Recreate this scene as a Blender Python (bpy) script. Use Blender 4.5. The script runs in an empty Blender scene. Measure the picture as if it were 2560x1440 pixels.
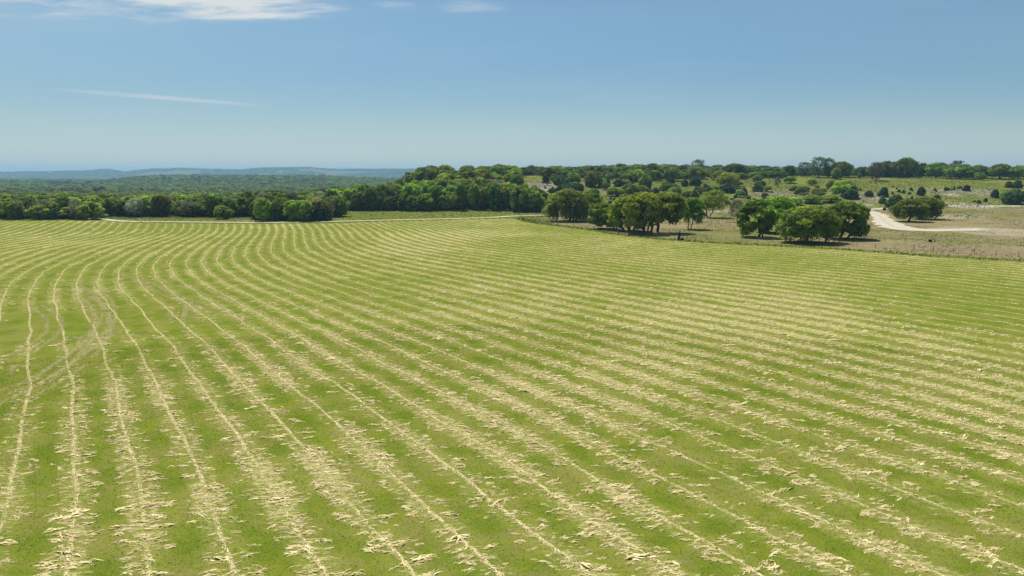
import bpy, math, random
import numpy as np
from mathutils import Vector, Matrix
R = math.radians
scene = bpy.context.scene
col = scene.collection

# ------------------------------------------------------------------ camera
FPX, CXP, CYP, HZ, CAMH = 1707., 1280., 720., 432., 18.0
PITCH = math.atan((CYP-HZ)/FPX)
cam = bpy.data.cameras.new('camera')
cam.lens = 24.0; cam.sensor_width = 36.0
cam.clip_start = 0.5; cam.clip_end = 60000
camo = bpy.data.objects.new('camera', cam); col.objects.link(camo)
camo.location = (0, 0, CAMH); camo.rotation_euler = (R(90)-PITCH, 0, 0)
scene.camera = camo

# ------------------------------------------------------------------ light, sky, exposure
SUN_EL, SUN_AZ = R(60), R(-20)          # azimuth measured from +Y towards +X
scene.view_settings.view_transform = 'Standard'
scene.view_settings.look = 'None'
scene.view_settings.exposure = 0.42
scene.view_settings.gamma = 1.0
try: scene.view_settings.use_curve_mapping = False
except Exception: pass
sun = bpy.data.lights.new('sun', 'SUN'); sun.energy = 5.0; sun.angle = R(0.53); sun.color = (1.0, 0.95, 0.86)
suno = bpy.data.objects.new('sun', sun); col.objects.link(suno)
sdir = Vector((math.sin(SUN_AZ)*math.cos(SUN_EL), math.cos(SUN_AZ)*math.cos(SUN_EL), math.sin(SUN_EL)))
suno.rotation_euler = sdir.to_track_quat('Z', 'Y').to_euler(); suno.location = (0, 0, 60)

class NT:
    """small node-tree helper"""
    def __init__(s, tree): s.t = tree; s.n = tree.nodes; s.l = tree.links
    def node(s, t, **k):
        n = s.n.new(t)
        for a, b in k.items(): setattr(n, a, b)
        return n
    def put(s, sock, v):
        if v is None: return
        if hasattr(v, 'is_output') or isinstance(v, bpy.types.NodeSocket): s.l.new(v, sock)
        else: sock.default_value = v
    def m(s, op, a, b=None, c=None, clamp=False):
        n = s.node('ShaderNodeMath', operation=op, use_clamp=clamp)
        for i, v in enumerate((a, b, c)): s.put(n.inputs[i], v)
        return n.outputs[0]
    def mix(s, f, a, b, mode='MIX'):
        n = s.node('ShaderNodeMix', data_type='RGBA', blend_type=mode)
        s.put(n.inputs[0], f)
        for i, v in ((6, a), (7, b)):
            if isinstance(v, tuple) and len(v) == 3: v = (*v, 1)
            s.put(n.inputs[i], v)
        return n.outputs[2]
    def noise(s, vec, scale, detail=3, rough=0.55, dist=0.0):
        n = s.node('ShaderNodeTexNoise'); s.put(n.inputs['Vector'], vec)
        n.inputs['Scale'].default_value = scale; n.inputs['Detail'].default_value = detail
        n.inputs['Roughness'].default_value = rough; n.inputs['Distortion'].default_value = dist
        return n.outputs[0]
    def ss(s, v, a, b, lo=0., hi=1.):
        n = s.node('ShaderNodeMapRange', interpolation_type='SMOOTHSTEP'); s.put(n.inputs[0], v)
        for i, q in ((1, a), (2, b), (3, lo), (4, hi)): n.inputs[i].default_value = q
        return n.outputs[0]
    def scalev(s, v, xyz):
        n = s.node('ShaderNodeVectorMath', operation='MULTIPLY'); s.put(n.inputs[0], v); n.inputs[1].default_value = xyz
        return n.outputs[0]

world = bpy.data.worlds.new('World'); scene.world = world; world.use_nodes = True
W = NT(world.node_tree); W.n.clear()
sky = W.node('ShaderNodeTexSky', sky_type='NISHITA'); sky.sun_disc = False
sky.sun_elevation = SUN_EL; sky.sun_rotation = SUN_AZ
sky.altitude = 400; sky.air_density = 1.0; sky.dust_density = 0.4; sky.ozone_density = 1.6
tc = W.node('ShaderNodeTexCoord'); sx = W.node('ShaderNodeSeparateXYZ'); W.l.new(tc.outputs['Generated'], sx.inputs[0])
yy = W.m('MAXIMUM', sx.outputs[1], 0.05)
u = W.m('DIVIDE', sx.outputs[0], yy); v = W.m('DIVIDE', sx.outputs[2], yy)   # gnomonic sky coordinates round north
def ell(u0, v0, slope, ru, rv, soft=1.0):
    """soft ellipse in the sky round direction (u0, v0), long axis tilted by slope"""
    du = W.m('SUBTRACT', u, u0); dv = W.m('SUBTRACT', v, v0)
    dv = W.m('SUBTRACT', dv, W.m('MULTIPLY', du, slope))
    a = W.m('POWER', W.m('ABSOLUTE', W.m('DIVIDE', du, ru)), 2.0); b = W.m('POWER', W.m('ABSOLUTE', W.m('DIVIDE', dv, rv)), 2.0)
    return W.m('SUBTRACT', 1.0, W.m('ADD', a, b), clamp=True)
cuv = W.node('ShaderNodeCombineXYZ'); W.l.new(u, cuv.inputs[0]); W.l.new(v, cuv.inputs[1])
rot = W.node('ShaderNodeMapping'); W.l.new(cuv.outputs[0], rot.inputs[0]); rot.inputs['Rotation'].default_value = (0, 0, R(4)); rot.inputs['Scale'].default_value = (3.0, 26.0, 1)
cn = W.noise(rot.outputs[0], 1.6, 7, 0.62, 0.6)
rot2 = W.node('ShaderNodeMapping'); W.l.new(cuv.outputs[0], rot2.inputs[0]); rot2.inputs['Rotation'].default_value = (0, 0, R(8)); rot2.inputs['Scale'].default_value = (9.0, 60.0, 1)
cn2 = W.noise(rot2.outputs[0], 1.2, 6, 0.65, 0.4)
mA = W.m('MULTIPLY', ell(-0.41, 0.238, -0.055, 0.20, 0.034), W.m('ADD', W.m('MULTIPLY', W.ss(cn, 0.30, 0.70), .7), W.m('MULTIPLY', W.ss(cn2, .35, .75), .4)))
mA = W.ss(mA, 0.02, 0.50)
mB = W.m('MULTIPLY', ell(-0.62, 0.226, -0.05, 0.28, 0.022), W.ss(cn2, 0.38, 0.80)); mB = W.m('MULTIPLY', mB, 0.75)
mC = W.m('MULTIPLY', ell(-0.145, 0.235, -0.02, 0.06, 0.014), W.ss(cn2, 0.42, 0.75)); mC = W.m('MULTIPLY', mC, 0.7)
mD = W.m('MULTIPLY', ell(-0.055, 0.226, -0.02, 0.06, 0.012), W.ss(cn, 0.40, 0.75)); mD = W.m('MULTIPLY', mD, 0.45)
mE = W.m('MULTIPLY', ell(-0.50, 0.1055, -0.075, 0.17, 0.0038), W.ss(cn2, 0.15, 0.6)); mE = W.m('MULTIPLY', mE, 0.45)
mask = mA
for q in (mB, mC, mD, mE): mask = W.m('MAXIMUM', mask, q)
mask = W.m('MULTIPLY', mask, 0.92)
wisp = W.m('MULTIPLY', W.ss(W.noise(rot.outputs[0], 0.45, 4, 0.6, 0.3), 0.45, 0.8), 0.10)
mask = W.m('MAXIMUM', mask, wisp)
bg = W.node('ShaderNodeBackground'); out = W.node('ShaderNodeOutputWorld')
hzn = W.ss(v, -0.02, 0.18, 1.0, 0.0)                                # pale summer air low over the horizon
skyt = W.mix(1.0, sky.outputs[0], (0.80, 0.97, 0.97, 1), 'MULTIPLY')
skyt = W.mix(W.m('MULTIPLY', hzn, 0.85), skyt, (5.7, 6.8, 7.1, 1))
skyt = W.mix(W.m('MULTIPLY', W.ss(v, .22, .12, 0, 1), W.ss(v, .02, .11)), skyt, W.mix(1.0, skyt, (.78, .86, .94, 1), 'MULTIPLY'))
skyt = W.mix(W.ss(u, 0.1, -0.9, 0, .22), skyt, (5.6, 7.4, 8.2, 1))
skyc = W.mix(mask, skyt, (8.6, 8.9, 8.9, 1))
W.l.new(skyc, bg.inputs[0]); bg.inputs[1].default_value = SKY_STRENGTH = 0.064
W.l.new(bg.outputs[0], out.inputs[0])

# ------------------------------------------------------------------ numeric helpers
rng = np.random.default_rng(7)
random.seed(7)
def smooth(x, a, b):
    t = np.clip((x-a)/(b-a), 0, 1); return t*t*(3-2*t)
def vnoise(x, y, s, seed=0):
    x = np.asarray(x, float)/s; y = np.asarray(y, float)/s
    i = np.floor(x).astype(np.int64); j = np.floor(y).astype(np.int64); fx = x-i; fy = y-j
    fx = fx*fx*(3-2*fx); fy = fy*fy*(3-2*fy)
    def h(a, b):
        k = (a*374761393 + b*668265263 + seed*1442695041) & 0xffffffff
        k = ((k ^ (k >> 13))*1274126177) & 0xffffffff
        return ((k ^ (k >> 16)) & 0xffff)/65535.
    return (h(i, j)*(1-fx)+h(i+1, j)*fx)*(1-fy)+(h(i, j+1)*(1-fx)+h(i+1, j+1)*fx)*fy
def fbm(x, y, s, o=4, seed=0):
    r = 0; a = 1; t = 0
    for k in range(o):
        r = r+a*vnoise(x, y, s/2**k, seed+k*17); t += a; a *= 0.5
    return r/t
def ray(px, py):
    x = (px-CXP)/FPX; y = (CYP-py)/FPX
    return x, math.cos(PITCH)+y*math.sin(PITCH), -math.sin(PITCH)+y*math.cos(PITCH)
def zof(px, py, d):
    x, y, z = ray(px, py); return CAMH+z/math.hypot(x, y)*d
def flat(px, py):
    x, y, z = ray(px, py); t = CAMH/-z; return (x*t, y*t)

# ------------------------------------------------------------------ the mowing pattern: a field whose whole numbers are the rows of hay
CO = np.array([
-7630,-7485,-7340,-7197,-7056,-6918,-6783,-6652,-6524,-6401,-6282,-6168,-6057,-5949,-5844,-5741,-5638,-5536,-5432,-5327,-5219,-5108,-4993,-4875,-4753,-4629,-4503,-4375,-4245,-4116,-3985,-3855,-3725,-3595,-3466,-3336,-3207,-3078,
-7342,-7195,-7050,-6905,-6763,-6623,-6487,-6354,-6225,-6101,-5980,-5864,-5752,-5644,-5539,-5436,-5334,-5232,-5129,-5024,-4917,-4807,-4692,-4575,-4454,-4330,-4203,-4075,-3946,-3816,-3686,-3555,-3425,-3296,-3166,-3037,-2908,-2778,
-7054,-6907,-6760,-6614,-6470,-6329,-6191,-6056,-5926,-5800,-5678,-5561,-5448,-5339,-5233,-5130,-5029,-4927,-4826,-4722,-4615,-4506,-4392,-4275,-4154,-4031,-3904,-3776,-3647,-3517,-3386,-3256,-3126,-2996,-2866,-2737,-2608,-2479,
-6768,-6619,-6471,-6324,-6178,-6035,-5895,-5759,-5627,-5499,-5375,-5257,-5143,-5033,-4927,-4824,-4723,-4623,-4522,-4419,-4314,-4205,-4092,-3976,-3855,-3732,-3605,-3477,-3347,-3217,-3087,-2956,-2826,-2696,-2567,-2437,-2308,-2179,
-6483,-6333,-6183,-6034,-5887,-5742,-5600,-5462,-5328,-5198,-5073,-4953,-4837,-4727,-4620,-4518,-4417,-4318,-4218,-4117,-4013,-3905,-3793,-3677,-3557,-3433,-3307,-3178,-3048,-2918,-2787,-2656,-2526,-2396,-2267,-2137,-2008,-1879,
-6200,-6048,-5896,-5746,-5597,-5450,-5306,-5165,-5029,-4897,-4770,-4648,-4531,-4420,-4313,-4210,-4110,-4012,-3914,-3815,-3713,-3606,-3495,-3379,-3259,-3135,-3008,-2879,-2749,-2618,-2487,-2356,-2226,-2096,-1966,-1837,-1708,-1579,
-5919,-5765,-5612,-5459,-5308,-5159,-5012,-4869,-4730,-4596,-4467,-4343,-4224,-4112,-4004,-3902,-3803,-3706,-3610,-3513,-3413,-3308,-3198,-3083,-2962,-2838,-2710,-2581,-2450,-2318,-2186,-2055,-1925,-1795,-1665,-1536,-1407,-1278,
-5640,-5484,-5329,-5174,-5021,-4869,-4720,-4574,-4433,-4295,-4163,-4037,-3917,-3803,-3695,-3592,-3494,-3400,-3306,-3212,-3114,-3011,-2902,-2787,-2667,-2542,-2413,-2282,-2150,-2018,-1886,-1754,-1623,-1493,-1364,-1235,-1106,-977,
-5363,-5205,-5048,-4891,-4735,-4581,-4429,-4281,-4136,-3996,-3861,-3731,-3609,-3493,-3384,-3281,-3185,-3092,-3002,-2911,-2816,-2716,-2608,-2494,-2373,-2246,-2116,-1984,-1851,-1717,-1584,-1452,-1321,-1191,-1062,-933,-805,-676,
-5088,-4928,-4769,-4609,-4451,-4294,-4140,-3988,-3840,-3697,-3558,-3426,-3300,-3182,-3071,-2969,-2873,-2783,-2697,-2610,-2520,-2422,-2316,-2202,-2080,-1952,-1820,-1686,-1551,-1416,-1283,-1150,-1019,-889,-759,-631,-502,-374,
-4815,-4654,-4492,-4330,-4169,-4010,-3852,-3698,-3546,-3399,-3257,-3121,-2992,-2871,-2758,-2654,-2560,-2473,-2391,-2310,-2225,-2131,-2027,-1912,-1788,-1658,-1523,-1387,-1251,-1115,-980,-847,-715,-585,-456,-327,-199,-71,
-4545,-4381,-4217,-4053,-3890,-3728,-3567,-3409,-3254,-3103,-2957,-2817,-2684,-2559,-2443,-2338,-2244,-2160,-2084,-2010,-1932,-1843,-1740,-1624,-1498,-1364,-1227,-1088,-949,-812,-676,-542,-410,-280,-151,-23,105,233,
-4276,-4110,-3945,-3779,-3613,-3448,-3284,-3123,-2964,-2809,-2659,-2514,-2377,-2247,-2128,-2020,-1925,-1844,-1775,-1711,-1641,-1558,-1456,-1338,-1208,-1071,-930,-788,-647,-507,-371,-236,-104,26,155,283,410,537,
-4009,-3842,-3674,-3506,-3338,-3171,-3004,-2839,-2677,-2518,-2363,-2214,-2072,-1938,-1813,-1701,-1604,-1525,-1465,-1413,-1354,-1276,-1175,-1053,-918,-775,-630,-485,-342,-201,-63,72,204,334,462,589,717,843,
-3743,-3575,-3406,-3236,-3066,-2896,-2727,-2559,-2393,-2230,-2071,-1917,-1770,-1631,-1502,-1384,-1282,-1203,-1152,-1115,-1069,-998,-894,-766,-624,-477,-327,-179,-33,108,247,382,514,643,771,898,1025,1151,
-3478,-3309,-3139,-2968,-2796,-2624,-2453,-2282,-2112,-1945,-1782,-1624,-1473,-1330,-1196,-1074,-965,-882,-841,-818,-784,-719,-609,-473,-324,-171,-18,132,279,421,560,694,826,955,1082,1208,1334,1460,
-3215,-3044,-2873,-2701,-2528,-2355,-2181,-2008,-1835,-1664,-1497,-1335,-1180,-1035,-900,-778,-667,-577,-538,-521,-489,-426,-308,-164,-11,144,299,450,597,739,876,1010,1141,1269,1395,1521,1646,1771,
-2951,-2780,-2609,-2436,-2263,-2088,-1913,-1737,-1562,-1387,-1216,-1050,-892,-745,-613,-499,-399,-307,-249,-210,-164,-91,25,166,318,472,625,775,920,1061,1197,1329,1459,1585,1711,1835,1959,2083,
-2687,-2516,-2344,-2172,-1998,-1823,-1647,-1470,-1292,-1115,-940,-769,-607,-459,-328,-222,-133,-34,49,115,182,267,381,515,661,811,961,1107,1250,1388,1522,1652,1779,1905,2028,2152,2275,2398,
-2422,-2251,-2080,-1908,-1735,-1560,-1384,-1206,-1026,-846,-668,-493,-326,-174,-39,70,167,273,370,455,539,633,746,875,1016,1160,1305,1447,1585,1720,1850,1978,2103,2226,2349,2471,2593,2715,
-2156,-1986,-1816,-1645,-1472,-1299,-1123,-944,-763,-581,-400,-222,-51,110,257,385,499,610,713,808,901,1001,1115,1241,1377,1516,1656,1793,1926,2056,2182,2307,2429,2550,2671,2792,2913,3035,
-1889,-1720,-1550,-1380,-1209,-1037,-862,-684,-502,-318,-134,49,229,404,566,710,838,955,1062,1164,1264,1369,1484,1609,1741,1876,2011,2142,2270,2395,2517,2638,2758,2877,2995,3115,3235,3356,
-1620,-1451,-1283,-1114,-945,-775,-602,-424,-241,-54,133,323,515,702,875,1031,1170,1294,1409,1520,1628,1736,1850,1973,2103,2236,2367,2494,2616,2736,2853,2971,3087,3204,3322,3440,3560,3680,
-1350,-1182,-1014,-846,-679,-511,-339,-161,23,213,404,601,801,994,1173,1337,1488,1624,1750,1876,1994,2101,2211,2331,2460,2594,2723,2845,2961,3076,3190,3303,3418,3533,3649,3767,3886,4005,
-1079,-911,-744,-577,-411,-244,-72,107,292,481,676,878,1082,1276,1455,1624,1785,1935,2077,2219,2348,2450,2556,2675,2806,2943,3073,3191,3303,3414,3524,3635,3748,3862,3977,4094,4213,4332,
-810,-641,-473,-306,-140,25,199,377,559,748,945,1148,1354,1547,1721,1890,2057,2220,2375,2519,2656,2766,2877,3001,3136,3277,3410,3527,3637,3746,3855,3965,4077,4190,4305,4422,4541,4660,
-542,-373,-204,-36,129,291,462,638,820,1011,1204,1403,1603,1788,1958,2125,2301,2478,2647,2795,2931,3055,3181,3316,3453,3592,3727,3849,3962,4072,4182,4292,4404,4517,4633,4750,4869,4989,
-280,-110,59,227,388,545,715,892,1077,1265,1449,1634,1822,1999,2166,2334,2524,2725,2909,3061,3201,3342,3491,3634,3770,3905,4038,4163,4280,4392,4504,4616,4729,4843,4959,5077,5198,5319,
-22,148,317,484,643,796,966,1145,1325,1506,1680,1852,2030,2204,2372,2545,2750,2972,3175,3333,3478,3634,3804,3955,4086,4219,4349,4473,4592,4708,4822,4936,5050,5166,5284,5404,5526,5648,
229,399,569,737,897,1048,1211,1380,1552,1729,1898,2064,2239,2414,2591,2779,2993,3223,3438,3607,3758,3926,4105,4260,4391,4525,4654,4778,4899,5018,5135,5252,5369,5487,5607,5729,5853,5977,
474,643,812,981,1141,1290,1444,1603,1768,1939,2107,2272,2446,2626,2813,3013,3233,3465,3689,3873,4037,4218,4399,4555,4684,4817,4949,5076,5201,5323,5444,5564,5684,5805,5928,6052,6178,6305,
714,881,1048,1214,1373,1523,1673,1827,1983,2146,2313,2479,2653,2835,3027,3233,3454,3684,3907,4101,4274,4458,4642,4813,4957,5097,5234,5366,5495,5622,5747,5872,5996,6120,6246,6373,6502,6631,
951,1115,1280,1443,1601,1753,1903,2052,2199,2352,2516,2683,2857,3039,3232,3438,3657,3883,4108,4314,4493,4677,4868,5050,5212,5363,5508,5648,5783,5916,6046,6175,6303,6432,6561,6692,6823,6956,
1187,1350,1512,1674,1831,1984,2133,2280,2419,2559,2719,2885,3057,3237,3428,3633,3849,4072,4301,4525,4720,4907,5098,5284,5457,5620,5774,5922,6064,6203,6339,6474,6607,6739,6873,7007,7142,7278,
1425,1586,1747,1906,2063,2215,2363,2507,2643,2776,2927,3088,3256,3432,3619,3820,4035,4259,4493,4723,4931,5129,5325,5515,5697,5869,6032,6189,6339,6485,6627,6767,6905,7043,7180,7318,7457,7597,
1667,1826,1985,2143,2298,2449,2595,2736,2871,3003,3146,3298,3458,3627,3808,4002,4212,4431,4665,4904,5127,5339,5544,5742,5932,6113,6285,6450,6608,6761,6910,7056,7200,7342,7484,7626,7769,7912,
1913,2070,2228,2385,2538,2688,2832,2971,3105,3237,3374,3518,3669,3829,4002,4189,4391,4602,4835,5082,5319,5544,5759,5966,6164,6353,6533,6706,6872,7032,7188,7340,7489,7637,7783,7930,8077,8224,
2163,2320,2476,2631,2784,2932,3075,3213,3346,3477,3610,3747,3890,4042,4208,4396,4605,4817,5042,5283,5521,5753,5975,6189,6394,6590,6778,6958,7131,7299,7461,7619,7774,7927,8078,8230,8381,8532,
2419,2574,2729,2883,3035,3182,3324,3462,3595,3725,3856,3988,4124,4268,4425,4609,4822,5040,5265,5500,5736,5968,6194,6413,6623,6826,7020,7207,7387,7561,7729,7893,8054,8212,8369,8525,8680,8836,
2679,2834,2988,3141,3291,3438,3580,3717,3851,3981,4110,4240,4373,4513,4665,4842,5051,5271,5497,5728,5961,6192,6419,6640,6854,7062,7261,7454,7640,7820,7994,8164,8330,8494,8655,8815,8975,9135,
2944,3098,3251,3403,3552,3699,3841,3979,4113,4244,4374,4504,4637,4777,4930,5105,5304,5518,5739,5966,6195,6423,6650,6871,7088,7298,7502,7699,7890,8076,8255,8431,8602,8771,8937,9102,9266,9430,
3213,3366,3518,3669,3818,3964,4107,4245,4381,4513,4644,4776,4912,5054,5209,5381,5572,5777,5992,6212,6437,6662,6886,7107,7324,7536,7743,7944,8140,8329,8514,8694,8871,9044,9215,9384,9552,9720,
3486,3637,3789,3939,4088,4234,4377,4516,4653,4787,4920,5055,5193,5337,5493,5662,5847,6045,6252,6467,6685,6906,7127,7347,7564,7777,7986,8189,8388,8582,8771,8955,9136,9314,9489,9662,9834,10006,
3761,3912,4063,4213,4361,4507,4650,4791,4928,5064,5200,5337,5477,5623,5779,5946,6126,6318,6518,6726,6940,7156,7373,7591,7807,8020,8229,8435,8636,8833,9026,9214,9399,9580,9759,9937,10112,10288,
4039,4190,4340,4489,4637,4783,4927,5068,5207,5345,5482,5621,5763,5911,6066,6232,6407,6593,6788,6991,7198,7410,7624,7838,8053,8265,8475,8682,8885,9084,9280,9471,9659,9844,10027,10208,10387,10566,
4319,4469,4619,4768,4916,5062,5205,5347,5487,5626,5765,5906,6049,6198,6353,6517,6689,6871,7061,7258,7461,7668,7878,8090,8302,8513,8722,8930,9134,9335,9533,9727,9918,10106,10292,10476,10658,10840,
4601,4751,4900,5048,5196,5342,5486,5628,5769,5910,6050,6192,6336,6485,6640,6802,6972,7149,7335,7527,7726,7929,8135,8343,8553,8763,8972,9179,9384,9586,9786,9982,10176,10366,10555,10742,10927,11111,
4885,5034,5182,5331,5478,5624,5768,5911,6053,6194,6335,6478,6623,6772,6926,7086,7254,7428,7610,7798,7993,8192,8394,8600,8807,9015,9223,9430,9635,9838,10039,10237,10432,10625,10816,11005,11193,11380,
5169,5318,5466,5614,5761,5907,6051,6194,6337,6478,6620,6764,6909,7058,7211,7370,7536,7708,7886,8071,8261,8456,8656,8858,9063,9269,9476,9682,9887,10090,10292,10491,10688,10883,11076,11267,11457,11646,
5455,5603,5751,5898,6045,6191,6336,6479,6622,6764,6906,7050,7195,7344,7496,7654,7817,7987,8162,8344,8531,8723,8919,9119,9321,9525,9730,9935,10140,10344,10546,10746,10944,11140,11335,11527,11719,11910,
5741,5889,6036,6184,6330,6476,6620,6764,6907,7049,7192,7335,7481,7629,7781,7937,8099,8266,8438,8617,8801,8990,9183,9381,9581,9783,9986,10190,10394,10598,10800,11001,11200,11397,11593,11787,11980,12172,
6027,6175,6322,6470,6616,6761,6906,7050,7192,7335,7477,7621,7766,7914,8065,8220,8379,8544,8715,8891,9072,9258,9449,9643,9841,10041,10243,10446,10650,10853,11055,11256,11456,11654,11850,12045,12240,12433,
6314,6461,6609,6755,6902,7047,7192,7335,7478,7620,7763,7906,8051,8198,8348,8501,8660,8823,8991,9164,9343,9527,9715,9907,10103,10301,10502,10704,10906,11109,11311,11512,11712,11910,12108,12304,12499,12693,
6600,6748,6895,7041,7187,7333,7477,7620,7763,7905,8048,8190,8335,8481,8630,8783,8939,9101,9267,9438,9615,9796,9982,10172,10366,10562,10761,10962,11163,11365,11567,11768,11968,12167,12365,12561,12757,12952,
6887,7034,7181,7327,7473,7618,7762,7905,8048,8190,8332,8475,8618,8764,8912,9063,9219,9378,9543,9712,9886,10065,10249,10437,10629,10824,11021,11221,11421,11622,11824,12025,12225,12424,12622,12819,13016,13211
]).reshape(55, 38)/100.
def phi_raw(X, Y):
    U = (X+270)/10.; V = Y/10.
    i = np.clip(np.floor(U).astype(int), 0, 51); j = np.clip(np.floor(V).astype(int), 0, 34)
    U = np.clip(U-i, -1, 2); V = np.clip(V-j, -1, 2)
    def bs(t): return ((1-t)**3/6, (3*t**3-6*t**2+4)/6, (-3*t**3+3*t**2+3*t+1)/6, t**3/6)
    bu, bv = bs(U), bs(V); o = 0
    for a in range(4):
        for b in range(4): o = o+bu[a]*bv[b]*CO[i+a, j+b]
    return o
def phi(X, Y):
    return phi_raw(X, Y)+(vnoise(X, Y, 7, 91)-0.5)*0.16+(vnoise(X, Y, 2.5, 92)-0.5)*0.05

FIELD = [flat(*p) for p in [(0,553),(240,551),(330,557),(440,558.5),(640,560),(850,557.5),(1000,553),(1100,550.5),(1200,547.5),(1285,546),(1305,554),(1340,560),(1400,567),(1480,578),(1560,591),(1640,599),(1700,604),(1800,610),(1900,615),(2000,620),(2100,625),(2200,633),(2300,641),(2400,647),(2560,656),(2800,671),(3200,700)]]+[(170,60),(150,-40),(-200,-40),(-330,150),(-330,260)]
FENCE = [flat(*p) for p in [(1350,557),(1400,562),(1480,571),(1560,584),(1640,592),(1700,597),(1800,600.5),(1900,604.5),(2000,611),(2100,616),(2187,621),(2309,627.5),(2400,634),(2551,643),(2700,652),(2860,663)]]
def seg_dist(X, Y, P, closed=True):
    D = np.full(np.shape(X), 1e9); n = len(P)
    for k in range(n if closed else n-1):
        (x0, y0), (x1, y1) = P[k], P[(k+1) % n]; dx, dy = x1-x0, y1-y0
        t = np.clip(((X-x0)*dx+(Y-y0)*dy)/(dx*dx+dy*dy+1e-9), 0, 1)
        D = np.minimum(D, np.hypot(X-x0-t*dx, Y-y0-t*dy))
    return D
def inside(X, Y, P):
    r = np.zeros(np.shape(X), bool); n = len(P)
    for k in range(n):
        (x0, y0), (x1, y1) = P[k], P[(k+1) % n]
        c = ((y0 > Y) != (y1 > Y)) & (X < (x1-x0)*(Y-y0)/((y1-y0) if y1 != y0 else 1e-9)+x0)
        r ^= c
    return r
def sfield(X, Y):
    """signed distance into the mowed field"""
    d = seg_dist(X, Y, FIELD); return np.where(inside(X, Y, FIELD), d, -d)
BL = []      # places where the hay lies thicker (+) or thinner (-): x, y, radius, amount
for px, py, r, a in [(250,800,13,-.55),(60,820,8,-.4),(340,880,7,-.25),(2480,790,16,-.75),(2330,730,14,-.5),(2100,800,16,.55),(1850,720,20,.5),(1150,590,24,.6),(1500,560,18,-.9),(1400,575,12,-.8),
        (1350,600,10,-.3),(1700,640,16,.25),(1950,650,14,-.5),(1250,1050,7,.35),(1500,950,8,.45),(1050,620,14,.4),(600,1250,5,.25),(2250,640,16,.3),(40,1000,4,-.4),(120,930,7,-.5),
        (1000,800,7,.2),(2450,1000,8,.4),(400,600,24,.3),(900,1150,5,.1),(1700,1150,6,-.2)]:
    x, y = flat(px, py); BL.append((x, y, r, a))
def amount(X, Y):
    a = 0.74+0.9*(fbm(X, Y, 26, 3, 5)-0.5)+0.55*(vnoise(X, Y, 5, 8)-0.5)
    for x, y, r, k in BL: a = a+k*np.exp(-((X-x)**2+(Y-y)**2)/(r*r))
    return np.clip(a, 0.02, 1.25)

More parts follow.
